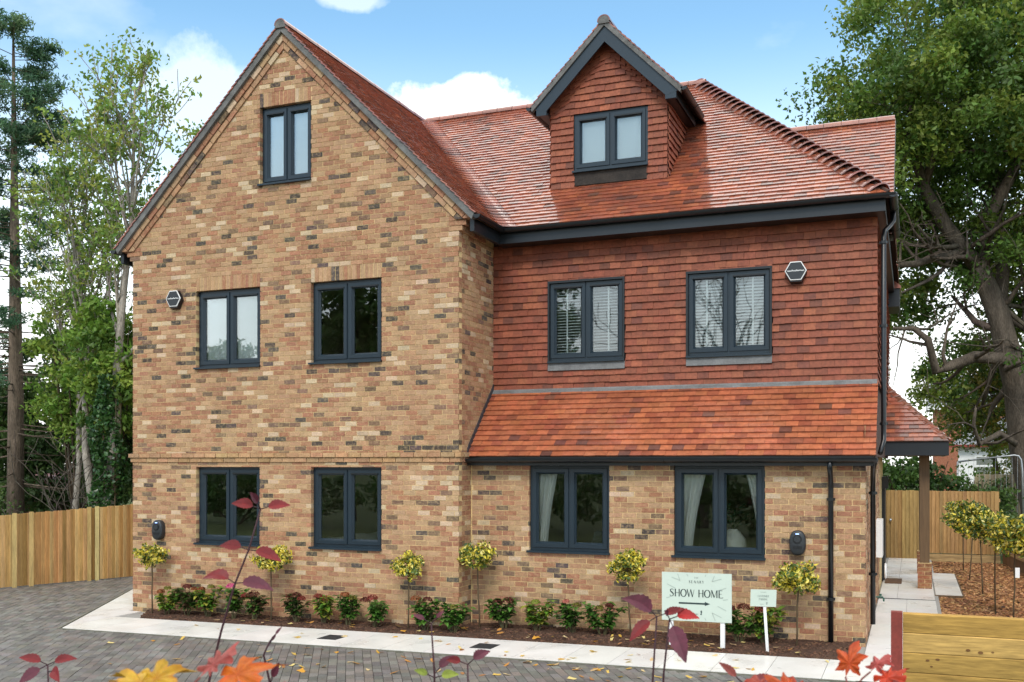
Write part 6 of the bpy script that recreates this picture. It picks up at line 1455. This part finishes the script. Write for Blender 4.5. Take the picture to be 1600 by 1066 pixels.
stem_plant('red_leaved_shrub', (11.26, -9.31, gz(11.2)), [(11.26, -9.31, gz(11.2)), (11.29, -9.30, 1.3), (11.30, -9.29, 1.62), (11.325, -9.29, 1.85)], [(3, .85, -.2, .35, .11, .06, (0.4, 0.02, 0.02), 1.0), (3, .25, -.5, -.7, .19, .085, CP, .3), (3, -.3, -.6, .5, .06, .03, CP, .4)], 'right of two dark stems with a bright red leaf before the sign')
stem_plant('red_leaved_shrub', (11.72, -9.89, gz(11.7)), [(11.72, -9.89, gz(11.7)), (11.72, -9.89, 1.4), (11.72, -9.89, 1.735)], [(2, -.7, 0, .7, .09, .035, (0.22, 0.05, 0.04), .3), (2, .95, 0, .25, .10, .04, (0.24, 0.05, 0.05), .3)], 'low dull red sprig left of the orange leaves at bottom right')
def lobed_leaf(mb, base, d, nrm, L_, col, R, lobes=5, fold=0.12):
    d = Vector(d).normalized(); nrm = Vector(nrm); nrm = (nrm - d * nrm.dot(d)).normalized(); s = d.cross(nrm); P_ = []
    K = lobes * 10
    for k in range(K + 1):
        t_ = k / K; a = -2.6 + 5.2 * t_; ph = lobes * t_; w = 1 - abs((ph % 1.0) - 0.5) * 2; main = 1.0 - 0.42 * abs(t_ - 0.5) * 2
        r = L_ * main * (0.30 + 0.34 * w ** 0.85) * (1 + 0.07 * math.sin(k * 2.1)) * R.uniform(0.96, 1.04)
        P_.append((math.cos(a) * r, math.sin(a) * r * 0.85))
    c0 = Vector(base) + d * L_ * 0.33; curl = R.uniform(0.25, 0.7); wav = R.uniform(0, 6)
    def pt(x, y): return c0 + d * x + s * y + nrm * (fold * abs(y) - curl * (x * x + y * y) / L_ + 0.012 * math.sin(9 * math.atan2(y, x) + wav) * math.hypot(x, y) / L_ * 2)
    n = len(P_); vs = [c0] + [pt(x * 0.5, y * 0.5) for x, y in P_] + [pt(x, y) for x, y in P_] + [Vector(base)]
    mb.add(vs, [(0, i + 1, i + 2) for i in range(n - 1)] + [(i + 1, n + i + 1, n + i + 2, i + 2) for i in range(n - 1)] + [(0, n, 2 * n, 2 * n + 1), (0, 2 * n + 1, n + 1, 1)], col)
    b0 = len(mb.c) - len(vs)
    for i in range(len(vs)):                       # veins and margins turn redder than the blade
        k = 0.75 if i == 0 else (1.0 if i <= n else R.uniform(0.55, 1.0)); c = mb.c[b0 + i]; mb.c[b0 + i] = (c[0] * (0.9 + 0.1 * k), c[1] * k, c[2] * k)
def lobed_plant(name, base, top, leaves, label, seed):
    t = empty(name, base, label, 'shrub'); R = random.Random(seed); B = Vector(base); top = Vector(top); mm = MB(); mm.tube([(0, 0, 0), (top - B) * 0.5 + Vector((.03, 0, 0)), top - B], [0.016, 0.012, 0.006], 8, (0.10, 0.04, 0.03)); mm.build('stem', M['stem'], t, world=False, smooth=True)
    for (a, b, c, L_, col, da, db, dc) in leaves:
        q = top + Rt * a + Ft * b + Ut * c; mm = MB(); mm.tube([top - B, (top - B).lerp(q - B, 0.6) + Vector((0, 0, 0.01)), q - B], 0.003, 5, (0.2, 0.05, 0.04))
        L_ = L_ * 0.82; lobed_leaf(mm, q - B, Rt * da + Ft * db + Ut * dc, Ut * 0.92 - Ft * R.uniform(.1, .45) + Rt * R.uniform(-.25, .25), L_, jit(tuple(x * 0.85 for x in col), 0.1, R), R); mm.build('leaf', M['fg_leaf'], t, world=False)
lobed_plant('orange_leaved_shrub', (10.54, -11.33, gz(10.5)), (10.52, -11.33, 1.885),
    [(-.08, 0, .02, .20, (0.58, 0.36, 0.03), -.7, .3, .35), (.02, .05, .05, .17, (0.42, 0.10, 0.08), .5, .4, .5), (.07, 0, .04, .24, CO, .85, .2, .38), (.12, -.1, -.02, .20, (0.70, 0.20, 0.02), .9, .0, .05), (-.03, -.1, -.01, .22, (0.66, 0.24, 0.02), .2, .3, .1), (-.18, -.05, -.03, .18, (0.60, 0.40, 0.05), -.8, .1, .1), (.24, -.05, -.02, .18, (0.62, 0.17, 0.04), .9, .2, .15), (-.14, .02, .03, .20, (0.56, 0.33, 0.02), .6, .35, .25), (.0, -.06, .0, .24, (0.64, 0.20, 0.02), .5, .2, .12), (-.10, -.08, -.02, .2, (0.62, 0.28, 0.02), -.2, .2, .12), (.20, .06, .0, .12, (0.36, 0.09, 0.09), .6, .5, .2)],
    'large orange and yellow lobed leaves close to the camera at lower left', 1)
lobed_plant('orange_leaved_shrub', (12.06, -10.08, gz(12)), (12.08, -10.07, 1.755),
    [(-.12, 0, .02, .15, (0.50, 0.07, 0.03), -.8, .1, .25), (.0, .03, .06, .17, (0.55, 0.10, 0.02), .3, .3, .7), (.09, 0, .04, .16, (0.58, 0.06, 0.02), .8, .2, .5), (.14, -.03, -.01, .18, (0.50, 0.05, 0.02), .9, .0, .1), (-.05, -.06, -.02, .17, (0.55, 0.16, 0.03), -.5, .0, .1), (-.2, 0, .0, .11, (0.42, 0.07, 0.07), -.7, .3, .4), (-.16, -.04, .02, .16, (0.52, 0.09, 0.02), -.4, .2, .2), (-.24, .02, .03, .13, (0.46, 0.10, 0.06), -.9, .2, .2), (.02, -.1, .0, .17, (0.55, 0.09, 0.02), .2, .1, .05), (.22, 0, -.01, .17, (0.62, 0.11, 0.03), .9, .1, -.1), (.04, -.08, -.02, .15, (0.62, 0.20, 0.03), .3, .1, .2), (.09, .06, .07, .13, (0.45, 0.10, 0.09), .6, .3, .5)],
    'orange red lobed leaves at the bottom right before the low fence', 2)
flush()
